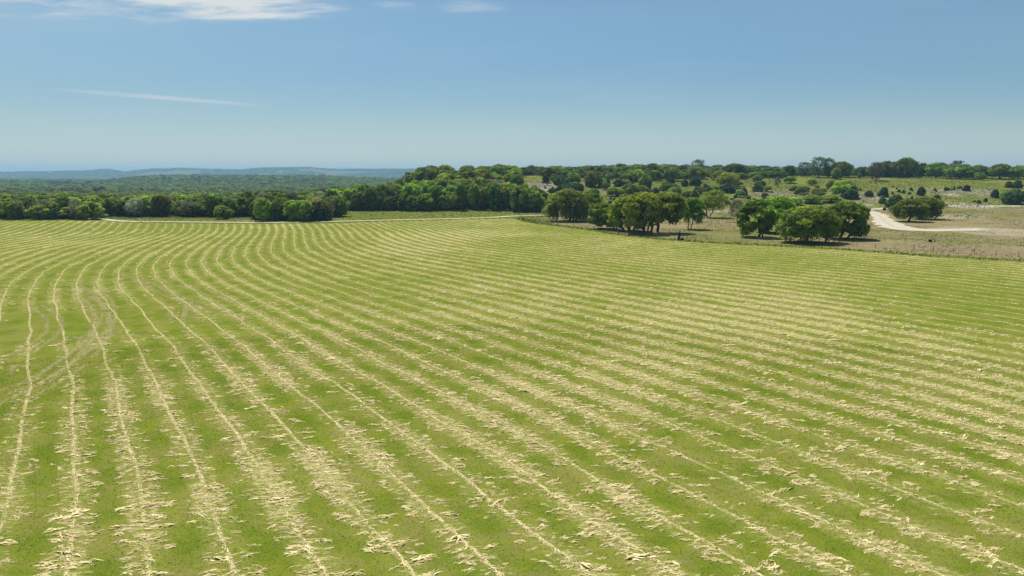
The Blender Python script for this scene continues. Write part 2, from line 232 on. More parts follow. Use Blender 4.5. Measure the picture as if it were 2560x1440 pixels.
# ------------------------------------------------------------------ the land: one sheet out to the horizon
def Z(d, z): return (d, z)
COLS = {
 -500: [(310,0),(450,-7),(700,-14.5),(1200,-19),(1500,-22),(2000,-20),(2600,-12),(3800,-32),(4500,-32),(7000,24),(9000,10)],
 0: [(310,0),(450,-7),(700,-14.5),(1200,-19),(1800,-22),(2600,-10),(3800,-32),(4500,-32),(5600,-26),(6500,('p',432)),(9000,10)],
 150: [(310,0),(450,-7),(700,-14.5),(1200,-19),(1800,-22),(2600,-14),(3800,-32),(4500,-32),(5600,-26),(6500,('p',430)),(9000,10)],
 220: [(310,0),(450,-7),(700,-14.5),(1200,-19),(1800,-22),(2600,-16),(4500,-32),(5600,-26),(6500,('p',428)),(9000,10)],
 265: [(310,0),(450,-7),(700,-14.5),(1200,-20),(1800,-22),(2600,-16),(4500,-32),(5600,-26),(6500,('p',423.5)),(9000,10)],
 310: [(310,0),(450,-7),(700,-14.5),(1200,-20),(1700,-21),(2200,-8),(3000,-16),(4500,-32),(5600,-26),(6500,('p',431)),(9000,10)],
 370: [(310,0),(450,-7),(700,-14.5),(1200,-21),(1600,-21),(2100,-2),(2500,-6),(3200,-18),(5000,-32),(5600,-26),(6500,('p',424)),(9000,10)],
 440: [(310,0),(450,-7),(700,-14.5),(1200,-21),(1600,-20),(2100,0),(2500,-4),(3200,-18),(4600,-32),(5300,-32),(5600,-26),(6500,('p',421)),(9000,10)],
 600: [(310,0),(450,-7),(700,-14.5),(1200,-21),(1600,-20),(2100,0),(2500,-4),(3200,-18),(4600,-32),(5300,-32),(5600,-26),(6500,('p',426)),(9000,10)],
 640: [(310,0),(450,-7),(700,-14.5),(1200,-21),(1600,-20),(2100,0),(2500,-4),(3200,-18),(5000,-32),(5600,-26),(6500,('p',421)),(9000,10)],
 780: [(310,0),(450,-7),(700,-14.5),(1200,-20),(1600,-20),(2100,-1),(2500,-5),(3200,-18),(5000,-32),(5600,-26),(6500,('p',419)),(9000,10)],
 820: [(325,0),(450,-4),(700,-11),(1200,-19),(1600,-20),(2200,-3),(2600,-7),(3200,-18),(5000,-32),(5600,-26),(6500,('p',424)),(9000,10)],
 950: [(330,0),(400,0),(450,-2),(560,-8),(800,-14),(1600,-20),(2300,-12),(4500,-32),(5600,-26),(6500,('p',424)),(9000,10)],
 1000:[(330,0),(380,2),(440,5),(500,2),(600,-8),(800,-14),(1600,-20),(2300,-14),(4500,-32),(5600,-26),(6500,('p',423.5)),(9000,10)],
 1050:[(330,0),(370,5),(440,12),(510,12),(600,2),(800,-8),(1500,-20),(4500,-32),(5600,-26),(6500,('p',424)),(9000,6)],
 1100:[(320,0),(370,7),(420,12.5),(470,15.5),(600,13),(800,4),(2000,-20),(4500,-32),(5600,-26),(6500,('p',437)),(9000,0)],
 1200:[(320,0),(370,7),(420,12.5),(480,15.6),(560,16),(900,14),(2000,4),(9000,0)],
 1300:[(325,0),(385,4),(415,8),(435,12),(480,15.6),(560,16),(900,14),(2000,6),(9000,0)],
 1390:[(335,0),(380,2),(400,5),(430,11),(480,15.6),(560,16),(900,14),(2000,6),(9000,0)],
 1500:[(340,0),(380,3.5),(420,7.5),(460,11.8),(520,15.8),(600,16),(900,14),(2000,6),(9000,0)],
 1700:[(345,0),(380,3.5),(420,7.5),(460,11),(530,15.4),(620,16),(900,14),(2000,6),(9000,0)],
 1900:[(350,0),(380,3),(410,6.6),(440,9.5),(530,15.2),(620,16),(900,14),(2000,6),(9000,0)],
 2150:[(350,0),(370,2.3),(395,5.5),(420,8),(450,10.3),(530,15.2),(620,16),(900,14),(2000,6),(9000,0)],
 2560:[(350,0),(370,1.4),(395,4.2),(420,7.4),(450,10.0),(530,14.6),(620,16),(900,14),(2000,6),(9000,0)],
 3300:[(350,0),(370,1.4),(395,4.2),(420,7.4),(450,10.0),(530,14.6),(620,16),(900,14),(2000,6),(9000,0)],
}
def az_of(px): return math.atan(((px-CXP)/FPX)/(math.cos(PITCH)+0.1687*math.sin(PITCH)))
AZ = np.radians(np.arange(-84, 84.01, 0.3))
RR = np.concatenate([[0.5, 3, 6], 9*1.0125**np.arange(0, 350), ])
RR = np.concatenate([RR, RR[-1]*1.03**np.arange(1, 90)])
DEP = np.maximum(np.cos(AZ), .6)[:, None]*RR[None, :]
ca = np.array([az_of(p) for p in COLS]); prof = []
for px, L in COLS.items():
    kf = 1/math.cos(az_of(px)); d = [0.]+[q[0]*kf for q in L]+[14000.]; z = [0.]+[(q[1] if not isinstance(q[1], tuple) else zof(px, q[1][1], q[0]*kf)) for q in L]   # listed by depth, kept by range
    z.append(z[-1]-5); f = np.interp(RR, d, z)
    prof.append(f)
prof = np.array(prof)
HG = np.empty((len(AZ), len(RR)))
for k in range(len(RR)): HG[:, k] = np.interp(AZ, ca, prof[:, k])
def box(a, n, ax):
    k = np.ones(2*n+1)/(2*n+1); return np.apply_along_axis(lambda q: np.convolve(np.pad(q, n, 'edge'), k, 'valid'), ax, a)
sm = box(box(HG, 2, 1), 3, 0); rr0 = np.arange(len(RR))
w_ = smooth(DEP, 290, 335)*(1-smooth(DEP, 4600, 5400)); HG = HG*(1-w_)+sm*w_
XG = np.sin(AZ)[:, None]*RR[None, :]; YG = np.cos(AZ)[:, None]*RR[None, :]
slope_w = smooth(DEP, 352, 420)
HG = HG+slope_w*((fbm(XG, YG, 22, 4, 3)-0.5)*1.6+(fbm(XG, YG, 90, 2, 33)-0.5)*2.5)*np.clip(1.2-RR[None, :]/3000, 0.2, 1)
HG = HG+smooth(RR, 1500, 3000)[None, :]*((fbm(XG, YG, 420, 4, 63)-0.5)*16)*(1-smooth(RR, 5600, 6400)[None, :])
HG = HG+smooth(RR, 5600, 6500)[None, :]*((fbm(XG, YG, 240, 3, 65)-0.5)*5)
LRR = np.log(RR)
def height(X, Y):
    X = np.asarray(X, float); Y = np.asarray(Y, float)
    a = np.arctan2(X, Y); r = np.maximum(np.hypot(X, Y), RR[0])
    fa = np.clip((a-AZ[0])/(AZ[1]-AZ[0]), 0, len(AZ)-1.001); i = fa.astype(int); fa = fa-i
    j = np.clip(np.searchsorted(RR, r)-1, 0, len(RR)-2); fr = np.clip((r-RR[j])/(RR[j+1]-RR[j]), 0, 1)
    return (HG[i, j]*(1-fr)+HG[i, j+1]*fr)*(1-fa)+(HG[i+1, j]*(1-fr)+HG[i+1, j+1]*fr)*fa
DS = np.concatenate([np.arange(25, 700, 0.5), np.arange(700, 9000, 5)])
def hit(px, py, dmax=9000, fall=None):
    """where the ground is met in the direction of a picture point"""
    x, y, z = ray(px, py); h = math.hypot(x, y); ux, uy, e = x/h, y/h, z/h
    g = height(ux*DS, uy*DS); k = np.nonzero((CAMH+e*DS <= g) & (DS <= dmax))[0]
    d = DS[k[0]] if len(k) else (fall or 520.)
    return ux*d, uy*d, float(height(ux*d, uy*d)), d

def mesh_obj(name, verts, faces, mat, parent=None, smooth_=False, attrs=None, nper=None):
    """mesh object straight from arrays; faces (n, k) ints"""
    me = bpy.data.meshes.new(name); verts = np.asarray(verts, np.float32); faces = np.asarray(faces, np.int32)
    n, k = faces.shape
    me.vertices.add(len(verts)); me.vertices.foreach_set('co', verts.ravel())
    me.loops.add(n*k); me.loops.foreach_set('vertex_index', faces.ravel())
    me.polygons.add(n); me.polygons.foreach_set('loop_start', np.arange(0, n*k, k, dtype=np.int32))
    try: me.polygons.foreach_set('loop_total', np.full(n, k, np.int32))
    except Exception: pass
    me.update(calc_edges=True)
    me.polygons.foreach_set('use_smooth', np.full(n, bool(smooth_)))
    for an, (dom, typ, data) in (attrs or {}).items():
        at = me.attributes.new(an, typ, dom)
        at.data.foreach_set('value' if typ in ('FLOAT', 'INT') else ('color' if typ == 'FLOAT_COLOR' else 'vector'), np.asarray(data, np.float32 if typ != 'INT' else np.int32).ravel())
    if mat: me.materials.append(mat)
    o = bpy.data.objects.new(name, me); col.objects.link(o)
    if parent: o.parent = parent
    return o
def tag(o, label=None, cat=None, group=None, kind=None):
    if label: o['label'] = label
    if cat: o['category'] = cat
    if group: o['group'] = group
    if kind: o['kind'] = kind
    return o

def attr(T, name):
    n = T.node('ShaderNodeAttribute'); n.attribute_name = name; return n
def new_mat(name):
    m = bpy.data.materials.new(name); m.use_nodes = True; T = NT(m.node_tree)
    p = T.n['Principled BSDF']; p.inputs['Specular IOR Level'].default_value = 0.15; p.inputs['Roughness'].default_value = 0.9
    return m, T, p

# ------------------------------------------------------------------ ground colours
MOW, VERGE, MEADOW, DRY, SLOPE, ROCK, WOOD, FARW = 0, 1, 2, 3, 4, 5, 6, 7
X, Y = XG, YG; RG = DEP; AG = np.broadcast_to(AZ[:, None], X.shape)
sf = sfield(X, Y)
mow = smooth(sf+(fbm(X, Y, 3, 2, 71)-.5)*2.0, -0.6, 0.8)
c_verge = np.array([.105, .150, .014]); c_meadow = np.array([.150, .175, .030]); c_dry = np.array([.275, .220, .125]); c_dryg = np.array([.165, .170, .050])
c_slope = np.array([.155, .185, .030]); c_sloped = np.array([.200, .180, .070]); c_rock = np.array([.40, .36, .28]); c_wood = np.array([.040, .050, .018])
C = np.broadcast_to(c_meadow, X.shape+(3,)).copy()
def lay(C, w, c): w = np.clip(w, 0, 1)[..., None]; return C*(1-w)+np.asarray(c)*w
right = smooth(AG, az_of(1330), az_of(1420))
n1 = fbm(X, Y, 30, 4, 11); n2 = fbm(X, Y, 9, 3, 12)
dry = right*smooth(RG, 120, 140)*(1-smooth(RG, 335, 365))
C = lay(C, dry, c_dry)
C = lay(C, dry*smooth(n1*0.6+n2*0.4, 0.47, 0.62)*0.8, c_dryg)
up = smooth(RG, 345, 375)*smooth(AG, az_of(985), az_of(1060))
C = lay(C, up, c_slope); C = lay(C, up*smooth(n1*.55+n2*.45, 0.5, 0.66)*0.75, c_sloped)
bench = smooth(RG, 425, 450)*(1-smooth(RG, 900, 1000))*smooth(AG, az_of(1760), az_of(1950))
C = lay(C, bench*0.75, [.175, .200, .035])
lower = smooth(AG, az_of(1850), az_of(2100))*(1-smooth(np.abs(RG-395), 26, 40))
C = lay(C, lower*smooth(n2, 0.42, 0.6)*0.5, [.27, .235, .14])
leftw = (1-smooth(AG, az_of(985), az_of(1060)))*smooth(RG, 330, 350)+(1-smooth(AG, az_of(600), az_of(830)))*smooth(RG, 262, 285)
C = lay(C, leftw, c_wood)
C = lay(C, smooth(RG, 900, 1300)*(AG < az_of(1100)), [.050, .070, .026])
farp = smooth(RG, 2400, 3200)*smooth(fbm(X, Y, 260, 4, 44), 0.55, 0.66)
C = lay(C, farp*0.6, [.17, .17, .075])
verge = (1-smooth(np.abs(sf+2.3+right*0.5), 1.8, 3.2))*(sf < 0.5)*np.maximum(right, (RG > 200)*0.7)
C = lay(C, verge, c_verge)
def patch(pxs, pys, c, amt=1.0, grow=1.0):
    """bare ground lying where those two picture corners meet the land"""
    global C
    xm = (pxs[0]+pxs[1])/2; a = hit(xm, pys[1]); b = hit(xm, pys[0]); m = hit(xm, (pys[0]+pys[1])/2)
    rx = abs(pxs[1]-pxs[0])/2*m[3]/FPX*1.05*grow; ry = max(abs(b[3]-a[3])/2, 1.2)*grow; ax = math.atan2(m[0], m[1]); rm = (a[3]+b[3])/2
    cx, cy = math.sin(ax)*rm, math.cos(ax)*rm
    du = (X-cx)*math.cos(ax)-(Y-cy)*math.sin(ax); dv = (X-cx)*math.sin(ax)+(Y-cy)*math.cos(ax)
    e = (du/rx)**2+(dv/ry)**2+(fbm(X, Y, max(rx, 2)*.5, 3, int(xm))-0.5)*1.6
    C = lay(C, (1-smooth(e, 0.55, 1.15))*amt, c)
pale = [.46, .41, .31]; grey = [.32, .29, .22]
for pxs, pys, c, a in [((2350,2470),(509,520),pale,1),((2362,2396),(483,492),pale,.9),((2290,2480),(471,484),grey,.75),((2115,2178),(506,516),pale,.9),((2345,2450),(538,546),pale,.7),
        ((1883,1902),(495,502),pale,.9),((1718,1733),(484,492),pale,1),((1704,1732),(485,492),pale,1),((1312,1392),(452,484),grey,.95),((1340,1385),(470,484),pale,.8),((1555,1602),(464,472),grey,.8),
        ((1756,1792),(470,481),grey,.85),((1012,1066),(458,478),[.27,.22,.11],.8),((1252,1278),(442,466),grey,.7),((1860,1990),(478,492),grey,.6),((2150,2215),(478,505),grey,.6),((1600,1720),(480,494),grey,.5),
        ((2380,2560),(569,580),[.38,.33,.24],.85),((2420,2620),(574,592),[.36,.30,.22],.9),((2340,2640),(590,606),[.25,.20,.14],.7),((2300,2440),(580,594),c_dryg,.7),((2160,2330),(584,600),[.19,.16,.08],.6),((1960,2060),(585,604),[.26,.22,.12],.7),((2300,2560),(612,640),[.27,.21,.14],.6),
        ((1500,1700),(560,592),[.24,.19,.12],.7),((1780,1830),(533,545),c_dryg,.8),((2000,2100),(545,560),c_dry,.5),((1390,1500),(445,470),[.22,.19,.09],.6),((1500,1560),(470,485),grey,.4),
        ((600,720),(548,556),[.26,.21,.12],.8)]:
    patch(pxs, pys, c, a)
n_a, n_r = X.shape
V = np.stack([X, Y, HG], -1).reshape(-1, 3)
idx = np.arange(n_a*n_r).reshape(n_a, n_r)
F = np.stack([idx[:-1, :-1], idx[1:, :-1], idx[1:, 1:], idx[:-1, 1:]], -1).reshape(-1, 4)[:, ::-1]
PH = phi(X, Y)
m_g, T, p = new_mat('ground')
geo = T.node('ShaderNodeNewGeometry'); P = geo.outputs['Position']
zc = attr(T, 'zone_colour').outputs['Color']; mw = attr(T, 'mow').outputs['Fac']; ph = attr(T, 'row').outputs['Fac']; am = attr(T, 'hay').outputs['Fac']
nb = T.noise(P, 0.045, 3, .5); nm = T.noise(P, 0.30, 4, .6); nf = T.noise(P, 2.2, 5, .65); nff = T.noise(P, 11.0, 5, .7)
green = T.mix(T.ss(nm, .36, .62), (.086, .136, .005), (.148, .184, .012))
brown = T.m('MULTIPLY', T.ss(T.noise(P, 0.30, 6, .70, .5), .44, .62), T.ss(nf, .25, .65)); green = T.mix(T.m('MULTIPLY', brown, .75), green, (.195, .165, .062))
green = T.mix(T.ss(nff, .42, .68, 0, .75), green, (.185, .185, .055)); green = T.mix(T.ss(nff, .48, .30, 0, .75), green, (.050, .085, .006))
fr = T.m('ABSOLUTE', T.m('SUBTRACT', ph, T.m('ROUND', ph)))
nc = T.noise(T.scalev(P, (.75, 2.2, 1)), 1.7, 5, .68, .6)                                   # clumps of hay
band = T.m('MULTIPLY', T.m('SUBTRACT', 1.0, T.ss(fr, .16, .40)), am)
band = T.m('MAXIMUM', band, T.m('MULTIPLY', T.ss(am, .75, 1.2), .6))
hm = T.m('MULTIPLY', T.ss(T.m('ADD', nc, T.m('MULTIPLY', band, .28)), .70, .84), T.ss(nf, .22, .5))
cl = T.m('MULTIPLY', T.m('SUBTRACT', 1.0, T.ss(fr, .025, .055)), T.ss(T.noise(P, .5, 3), .30, .5))
gap = T.ss(nff, .2, .55)
hay = T.m('MULTIPLY', T.m('MAXIMUM', hm, T.m('MULTIPLY', cl, .65)), T.m('ADD', .55, T.m('MULTIPLY', gap, .45)))
haze_y = T.m('MULTIPLY', band, .30)                                # thin scatter that yellows the whole row
cyel = T.mix(haze_y, green, (.29, .27, .075))
chay = T.mix(T.ss(nff, .3, .7), (.36, .32, .13), (.62, .55, .28))
cm = T.mix(T.m('MULTIPLY', hay, .60), cyel, chay)
zn = T.mix(T.ss(nf, .30, .72, 0, .55), zc, (.08, .085, .022), 'MIX'); zn = T.mix(T.ss(nff, .5, .75, 0, .35), zn, (.33, .285, .17))
zn = T.mix(T.ss(T.noise(P, .16, 5, .65), .40, .66, 0, .28), zn, (.10, .125, .025))
hsvr = T.node('ShaderNodeHueSaturation'); T.l.new(zn, hsvr.inputs['Color']); T.l.new(T.ss(T.noise(P, .7, 5, .7), .3, .7, .72, 1.22), hsvr.inputs['Value'])
zmix = hsvr.outputs[0]
fc = T.mix(mw, zmix, cm)
T.l.new(fc, p.inputs['Base Color']); p.inputs['Roughness'].default_value = 1.0; p.inputs['Specular IOR Level'].default_value = 0.0
bmp = T.node('ShaderNodeBump'); bmp.inputs['Distance'].default_value = 0.10; bmp.inputs['Strength'].default_value = 0.55
T.l.new(T.m('ADD', T.m('ADD', T.m('MULTIPLY', nff, .7), T.m('MULTIPLY', nf, .8)), T.m('MULTIPLY', hay, .6)), bmp.inputs['Height']); T.l.new(bmp.outputs[0], p.inputs['Normal'])
g = mesh_obj('ground', V, F, m_g, smooth_=True, attrs={'zone_colour': ('POINT', 'FLOAT_COLOR', np.concatenate([C, np.ones(X.shape+(1,))], -1)), 'mow': ('POINT', 'FLOAT', mow), 'row': ('POINT', 'FLOAT', PH), 'hay': ('POINT', 'FLOAT', amount(X, Y))})
tag(g, kind='structure')
del V, F

# ------------------------------------------------------------------ white caliche roads
def catmull(P, n=14):
    P = [np.array(q, float) for q in P]; P = [2*P[0]-P[1]]+P+[2*P[-1]-P[-2]]; o = []
    for i in range(1, len(P)-2):
        for t in np.linspace(0, 1, n, endpoint=False):
            a, b, c, d = P[i-1:i+3]; o.append(.5*((2*b)+(c-a)*t+(2*a-5*b+4*c-d)*t*t+(3*b-a-3*c+d)*t**3))
    o.append(P[-2]); return np.array(o)
m_r, T, p = new_mat('caliche')
P = T.node('ShaderNodeNewGeometry').outputs['Position']; nn = T.noise(P, .35, 5, .65); n3 = T.noise(P, 3.0, 4, .7)
cr = T.mix(T.ss(nn, .3, .7), (.38, .335, .255), (.47, .42, .33)); cr = T.mix(T.ss(n3, .5, .8, 0, .5), cr, (.30, .26, .18))
rt = attr(T, 'across').outputs['Fac']                                # grass crown between the wheel ruts
cr = T.mix(T.m('MULTIPLY', T.m('SUBTRACT', 1.0, T.ss(T.m('ABSOLUTE', rt), .06, .22)), T.ss(n3, .35, .6, 0, .5)), cr, (.26, .24, .13))
T.l.new(cr, p.inputs['Base Color'])
def road(name, pts, widths, lift=0.07, rag=0.35, seed=0):
    c = catmull(pts); wd = np.interp(np.linspace(0, 1, len(c)), np.linspace(0, 1, len(widths)), widths)
    d = np.gradient(c, axis=0); d /= np.hypot(*d.T)[:, None]+1e-9; nrm = np.stack([d[:, 1], -d[:, 0]], -1)
    A = np.linspace(-1, 1, 9); vs = []
    for a in A:
        e = wd/2*a+(abs(a) > .9)*np.sign(a)*(fbm(c[:, 0], c[:, 1], 5, 3, seed+int(a > 0))-.5)*rag*wd
        q = c+nrm*e[:, None]; vs.append(np.stack([q[:, 0], q[:, 1], height(*q.T)+lift*(1-.6*(abs(a) > .9))], -1))
    V = np.stack(vs, 1); n = len(c); i = np.arange(n*9).reshape(n, 9)
    F = np.stack([i[:-1, :-1], i[:-1, 1:], i[1:, 1:], i[1:, :-1]], -1).reshape(-1, 4)
    o = mesh_obj(name, V.reshape(-1, 3), F, m_r, smooth_=True, attrs={'across': ('POINT', 'FLOAT', np.tile(A, n))}); tag(o, kind='structure'); return o
road('road', [flat(*q) for q in [(226,545.5),(244,547),(262,548.6),(285,551.2),(320,553.2),(360,554.3),(440,554.6),(640,556.3),(750,555),(850,553),(1000,549.5),(1150,546),(1230,543.3),(1265,541),(1300,539.5),(1385,537.5),(1450,533.5),(1600,530),(1790,528),(1850,527),(2000,525.5),(2150,524),(2250,522),(2330,521),(2560,519),(2800,517)]], [3.2, 3.4, 3.2, 3.0, 3.4, 4.0, 5, 4.4])
road('track', [flat(*q) for q in [(2140,526),(2165,527.5),(2184,532),(2200,541),(2212,554),(2231,565),(2262,571.5),(2301,574.8),(2345,575.6),(2400,574.5),(2460,573)]], [7, 6, 6, 7, 9, 11, 10, 8, 6], lift=.12, rag=.5, seed=9)

# ------------------------------------------------------------------ the hay itself: wisps lying in rows
def rowdir(X, Y):
    e = .5; gx = phi_raw(X+e, Y)-phi_raw(X-e, Y); gy = phi_raw(X, Y+e)-phi_raw(X, Y-e); m = np.hypot(gx, gy)+1e-9
    return gx/m, gy/m, m/(2*e)                      # unit normal of the rows and rows per metre
def polar_points(n, r0, r1, rg=rng, a0=-42, a1=42):
    r = np.sqrt(rg.uniform(r0*r0, r1*r1, n)); a = np.radians(rg.uniform(a0, a1, n)); return np.sin(a)*r, np.cos(a)*r
def wedge_points(n, d0, d1, rg, px0, px1):
    d = np.sqrt(rg.uniform(d0*d0, d1*d1, n)); a = rg.uniform(az_of(px0), az_of(px1), n); return np.tan(a)*d, d
def snap(X, Y, off, it=3):
    """move points to the given offset (in rows) from their nearest row"""
    k = np.round(phi(X, Y))
    for _ in range(it):
        nx, ny, g = rowdir(X, Y); e = (phi(X, Y)-k-off)/np.maximum(g, .05); e = np.clip(e, -2.5, 2.5); X = X-nx*e; Y = Y-ny*e
    return X, Y
def strips(X, Y, ang, L, Wd, H, rg, zbase=0.0, seg=3):
    """arched narrow blades on the ground: n blades of seg quads"""
    n = len(X); t = np.linspace(0, 1, seg+1)[None, :]; bend = rg.normal(0, .35, n)[:, None]
    a = ang[:, None]+bend*(t-.5)*2; s = (t-.5)*L[:, None]
    cx = X[:, None]+np.cos(a)*s; cy = Y[:, None]+np.sin(a)*s
    prof_ = (1-(2*t-1)**2)*.9+.12; zz = zbase+H[:, None]*prof_+rg.normal(0, .012, (n, seg+1)); zz = np.maximum(zz, .012)
    w = Wd[:, None]*(1-.75*np.abs(2*t-1)**1.5)*.5; tilt = rg.normal(0, .35, n)[:, None]
    px_, py_ = -np.sin(a), np.cos(a)
    A = np.stack([cx+px_*w, cy+py_*w, zz+w*tilt], -1); B = np.stack([cx-px_*w, cy-py_*w, zz-w*tilt], -1)
    V = np.stack([A, B], 2).reshape(n, -1, 3); V[..., 2] = np.maximum(V[..., 2], .008)
    b = np.arange(n)[:, None]*(2*(seg+1)); q = np.arange(seg)[None, :]*2
    F = np.stack([b+q, b+q+1, b+q+3, b+q+2], -1).reshape(-1, 4)
    return V.reshape(-1, 3), F
def hay_points(r0, r1, dens_side, dens_line, rg):
    area = math.radians(84)/2*(r1*r1-r0*r0)
    # side clumps
    n = int(area*dens_side*1.0); x, y = polar_points(n, r0, r1, rg); ok = sfield(x, y) > .8 if r1 > 110 else np.ones(n, bool); x, y = x[ok], y[ok]
    f = phi(x, y); f = np.abs(f-np.round(f)); am = amount(x, y)
    cl = fbm(x, y, .8, 3, 201)
    band = np.clip((.42-f)/.14, 0, 1)*np.minimum(am, 1.0)+np.clip(am-.85, 0, .5)*.5
    pr = np.clip((band-.25)*1.1+(cl-.5)*2.4, 0, 1)*smooth(band, .02, .25)
    k = rg.random(len(x)) < pr; sx_, sy_ = x[k], y[k]
    # the thin dense line down the middle of each row
    n = int(area*dens_line/3.08); x, y = polar_points(n, r0, r1, rg); off = rg.normal(0, .014, n); x, y = snap(x, y, off)
    ok = (sfield(x, y) > .8) if r1 > 110 else np.ones(len(x), bool); x, y = x[ok], y[ok]
    k = rg.random(len(x)) < np.clip(.25+1.9*(fbm(x, y, 9, 3, 301)-.28), .05, 1)
    return sx_, sy_, x[k], y[k]
def build_hay():
    rg = np.random.default_rng(11); Vs, Fs, Ts = [], [], []; base = 0
    def add(V, F, t):
        nonlocal base
        Vs.append(V); Fs.append(F+base); base += len(V); Ts.append(np.repeat(t, len(F)//len(t)))
    for r0, r1, ds, dl, nw, sc, seg in ((26, 60, 7.0, 17, 16, 1.0, 3), (60, 110, 6.0, 11, 11, 1.15, 2), (110, 185, 2.7, 6, 6, 1.45, 2), (185, 300, 1.2, 3.2, 5, 1.9, 2)):
        a, b, c, d = hay_points(r0, r1, ds, dl, rg)
        n = len(a); ang = rg.normal(0, .45, n); tt = rg.random(n)
        nx, ny, _ = rowdir(a, b); side = np.arctan2(ny, nx)          # wads are raked out sideways from the row
        ang = np.where(rg.random(n) < .85, rg.normal(.10, .38, n), side)       # combed crosswise by the machine's last pass
        sz = rg.lognormal(-.12, .35, n)
        s1 = rg.normal(0, .125, n*nw)*np.repeat(sz, nw)*sc**.5; s2 = rg.normal(0, .045, n*nw)*np.repeat(sz, nw)*sc; ca_, sa_ = np.cos(np.repeat(ang, nw)), np.sin(np.repeat(ang, nw))
        X = np.repeat(a, nw)+ca_*s1-sa_*s2; Y = np.repeat(b, nw)+sa_*s1+ca_*s2
        A = np.repeat(ang, nw)+rg.normal(0, .32, n*nw); s = np.repeat(sz, nw)
        V, F = strips(X, Y, A, s*rg.uniform(.10, .34, n*nw)*sc**.6, s*rg.uniform(.013, .040, n*nw)*sc, s*rg.uniform(.008, .050, n*nw), rg, seg=seg)
        add(V, F, np.clip(np.repeat(tt, nw)*.55+rg.random(n*nw)*.65-.1, 0, 1))
        n = len(c); nx, ny, _ = rowdir(c, d); al = np.arctan2(nx, -ny)
        k = 2; X = np.repeat(c, k)+rg.normal(0, .03, n*k)*sc; Y = np.repeat(d, k)+rg.normal(0, .03, n*k)*sc
        A = np.repeat(al, k)+rg.normal(0, .5, n*k)
        V, F = strips(X, Y, A, rg.uniform(.12, .34, n*k)*sc**.5, rg.uniform(.018, .045, n*k)*sc, rg.uniform(.02, .07, n*k), rg, seg=seg)
        add(V, F, rg.random(n*k)*.7+.3)
        print('hay', r0, len(a), len(c))
    # wheel tracks of turning machines: pressed yellowed grass
    return np.concatenate(Vs), np.concatenate(Fs), np.concatenate(Ts)
m_h, T, p = new_mat('dry_hay')
tn = attr(T, 'tint').outputs['Fac']; P = T.node('ShaderNodeNewGeometry').outputs['Position']
hc = T.mix(T.ss(tn, 0, 1), (.50, .405, .17), (.90, .765, .44)); hc = T.mix(T.ss(T.noise(P, 14, 3), .45, .7, 0, .45), hc, (.40, .34, .13))
hc = T.mix(T.ss(T.noise(P, .35, 3), .5, .75, 0, .35), hc, (.52, .48, .18))
T.l.new(hc, p.inputs['Base Color'])
V, F, t = build_hay()
o = mesh_obj('mown_hay', V, F, m_h, attrs={'tint': ('FACE', 'FLOAT', t)}); tag(o, 'pale dry mown hay lying in long curving rows across the green field', 'hay', kind='stuff')
del V, F

# wheel tracks
TRK = [[(0,985),(90,950),(170,900),(230,850),(270,800),(262,750),(215,715),(150,700)], [(0,1020),(110,965),(200,905),(262,830)], [(0,905),(60,880),(110,850),(135,820),(128,790),(88,765)], [(0,940),(20,900),(60,870),(95,850)],
       [(95,960),(150,915),(200,880),(245,850),(300,820)], [(150,725),(200,740),(248,775),(258,810),(248,850),(238,870)], [(200,735),(240,760),(252,800),(240,840)], [(190,880),(175,860),(190,840),(215,842)],
       [(330,690),(420,735),(520,770),(620,800)], [(400,690),(450,712),(500,722),(560,760)], [(440,800),(450,770),(480,765),(475,790),(450,795),(500,790)]]
def build_tracks():
    rg = np.random.default_rng(5); Vs, Fs, Ts = [], [], []; base = 0
    for L in TRK:
        c = catmull([flat(*q) for q in L], 10); ln = np.r_[0, np.cumsum(np.hypot(*np.diff(c, axis=0).T))]
        for off in (-.75, .75):
            n = int(ln[-1]*85); s = rg.uniform(0, ln[-1], n); x = np.interp(s, ln, c[:, 0]); y = np.interp(s, ln, c[:, 1])
            dx = np.interp(s, ln, np.gradient(c[:, 0])); dy = np.interp(s, ln, np.gradient(c[:, 1])); m = np.hypot(dx, dy); dx, dy = dx/m, dy/m
            e = off+rg.normal(0, .17, n); x, y = x+dy*e, y-dx*e
            k = fbm(x, y, 4, 2, 77) > .25; x, y = x[k], y[k]; n = len(x)
            if n == 0: continue
            V, F = strips(x, y, np.arctan2(dy, dx)[k]+rg.normal(0, .5, n), rg.uniform(.12, .30, n), rg.uniform(.015, .04, n), rg.uniform(.006, .014, n), rg, seg=2)
            Vs.append(V); Fs.append(F+base); base += len(V); Ts.append(np.repeat(rg.random(n), 2))
    return np.concatenate(Vs), np.concatenate(Fs), np.concatenate(Ts)
m_t, T, p = new_mat('pressed_grass')
tc_ = T.mix(attr(T, 'tint').outputs['Fac'], (.28, .27, .08), (.45, .40, .17)); T.l.new(tc_, p.inputs['Base Color'])
V, F, t = build_tracks(); o = mesh_obj('wheel_marks', V, F, m_t, attrs={'tint': ('FACE', 'FLOAT', t)}); tag(o, 'yellowed curving wheel marks pressed into the mown grass', 'wheel marks', kind='stuff')

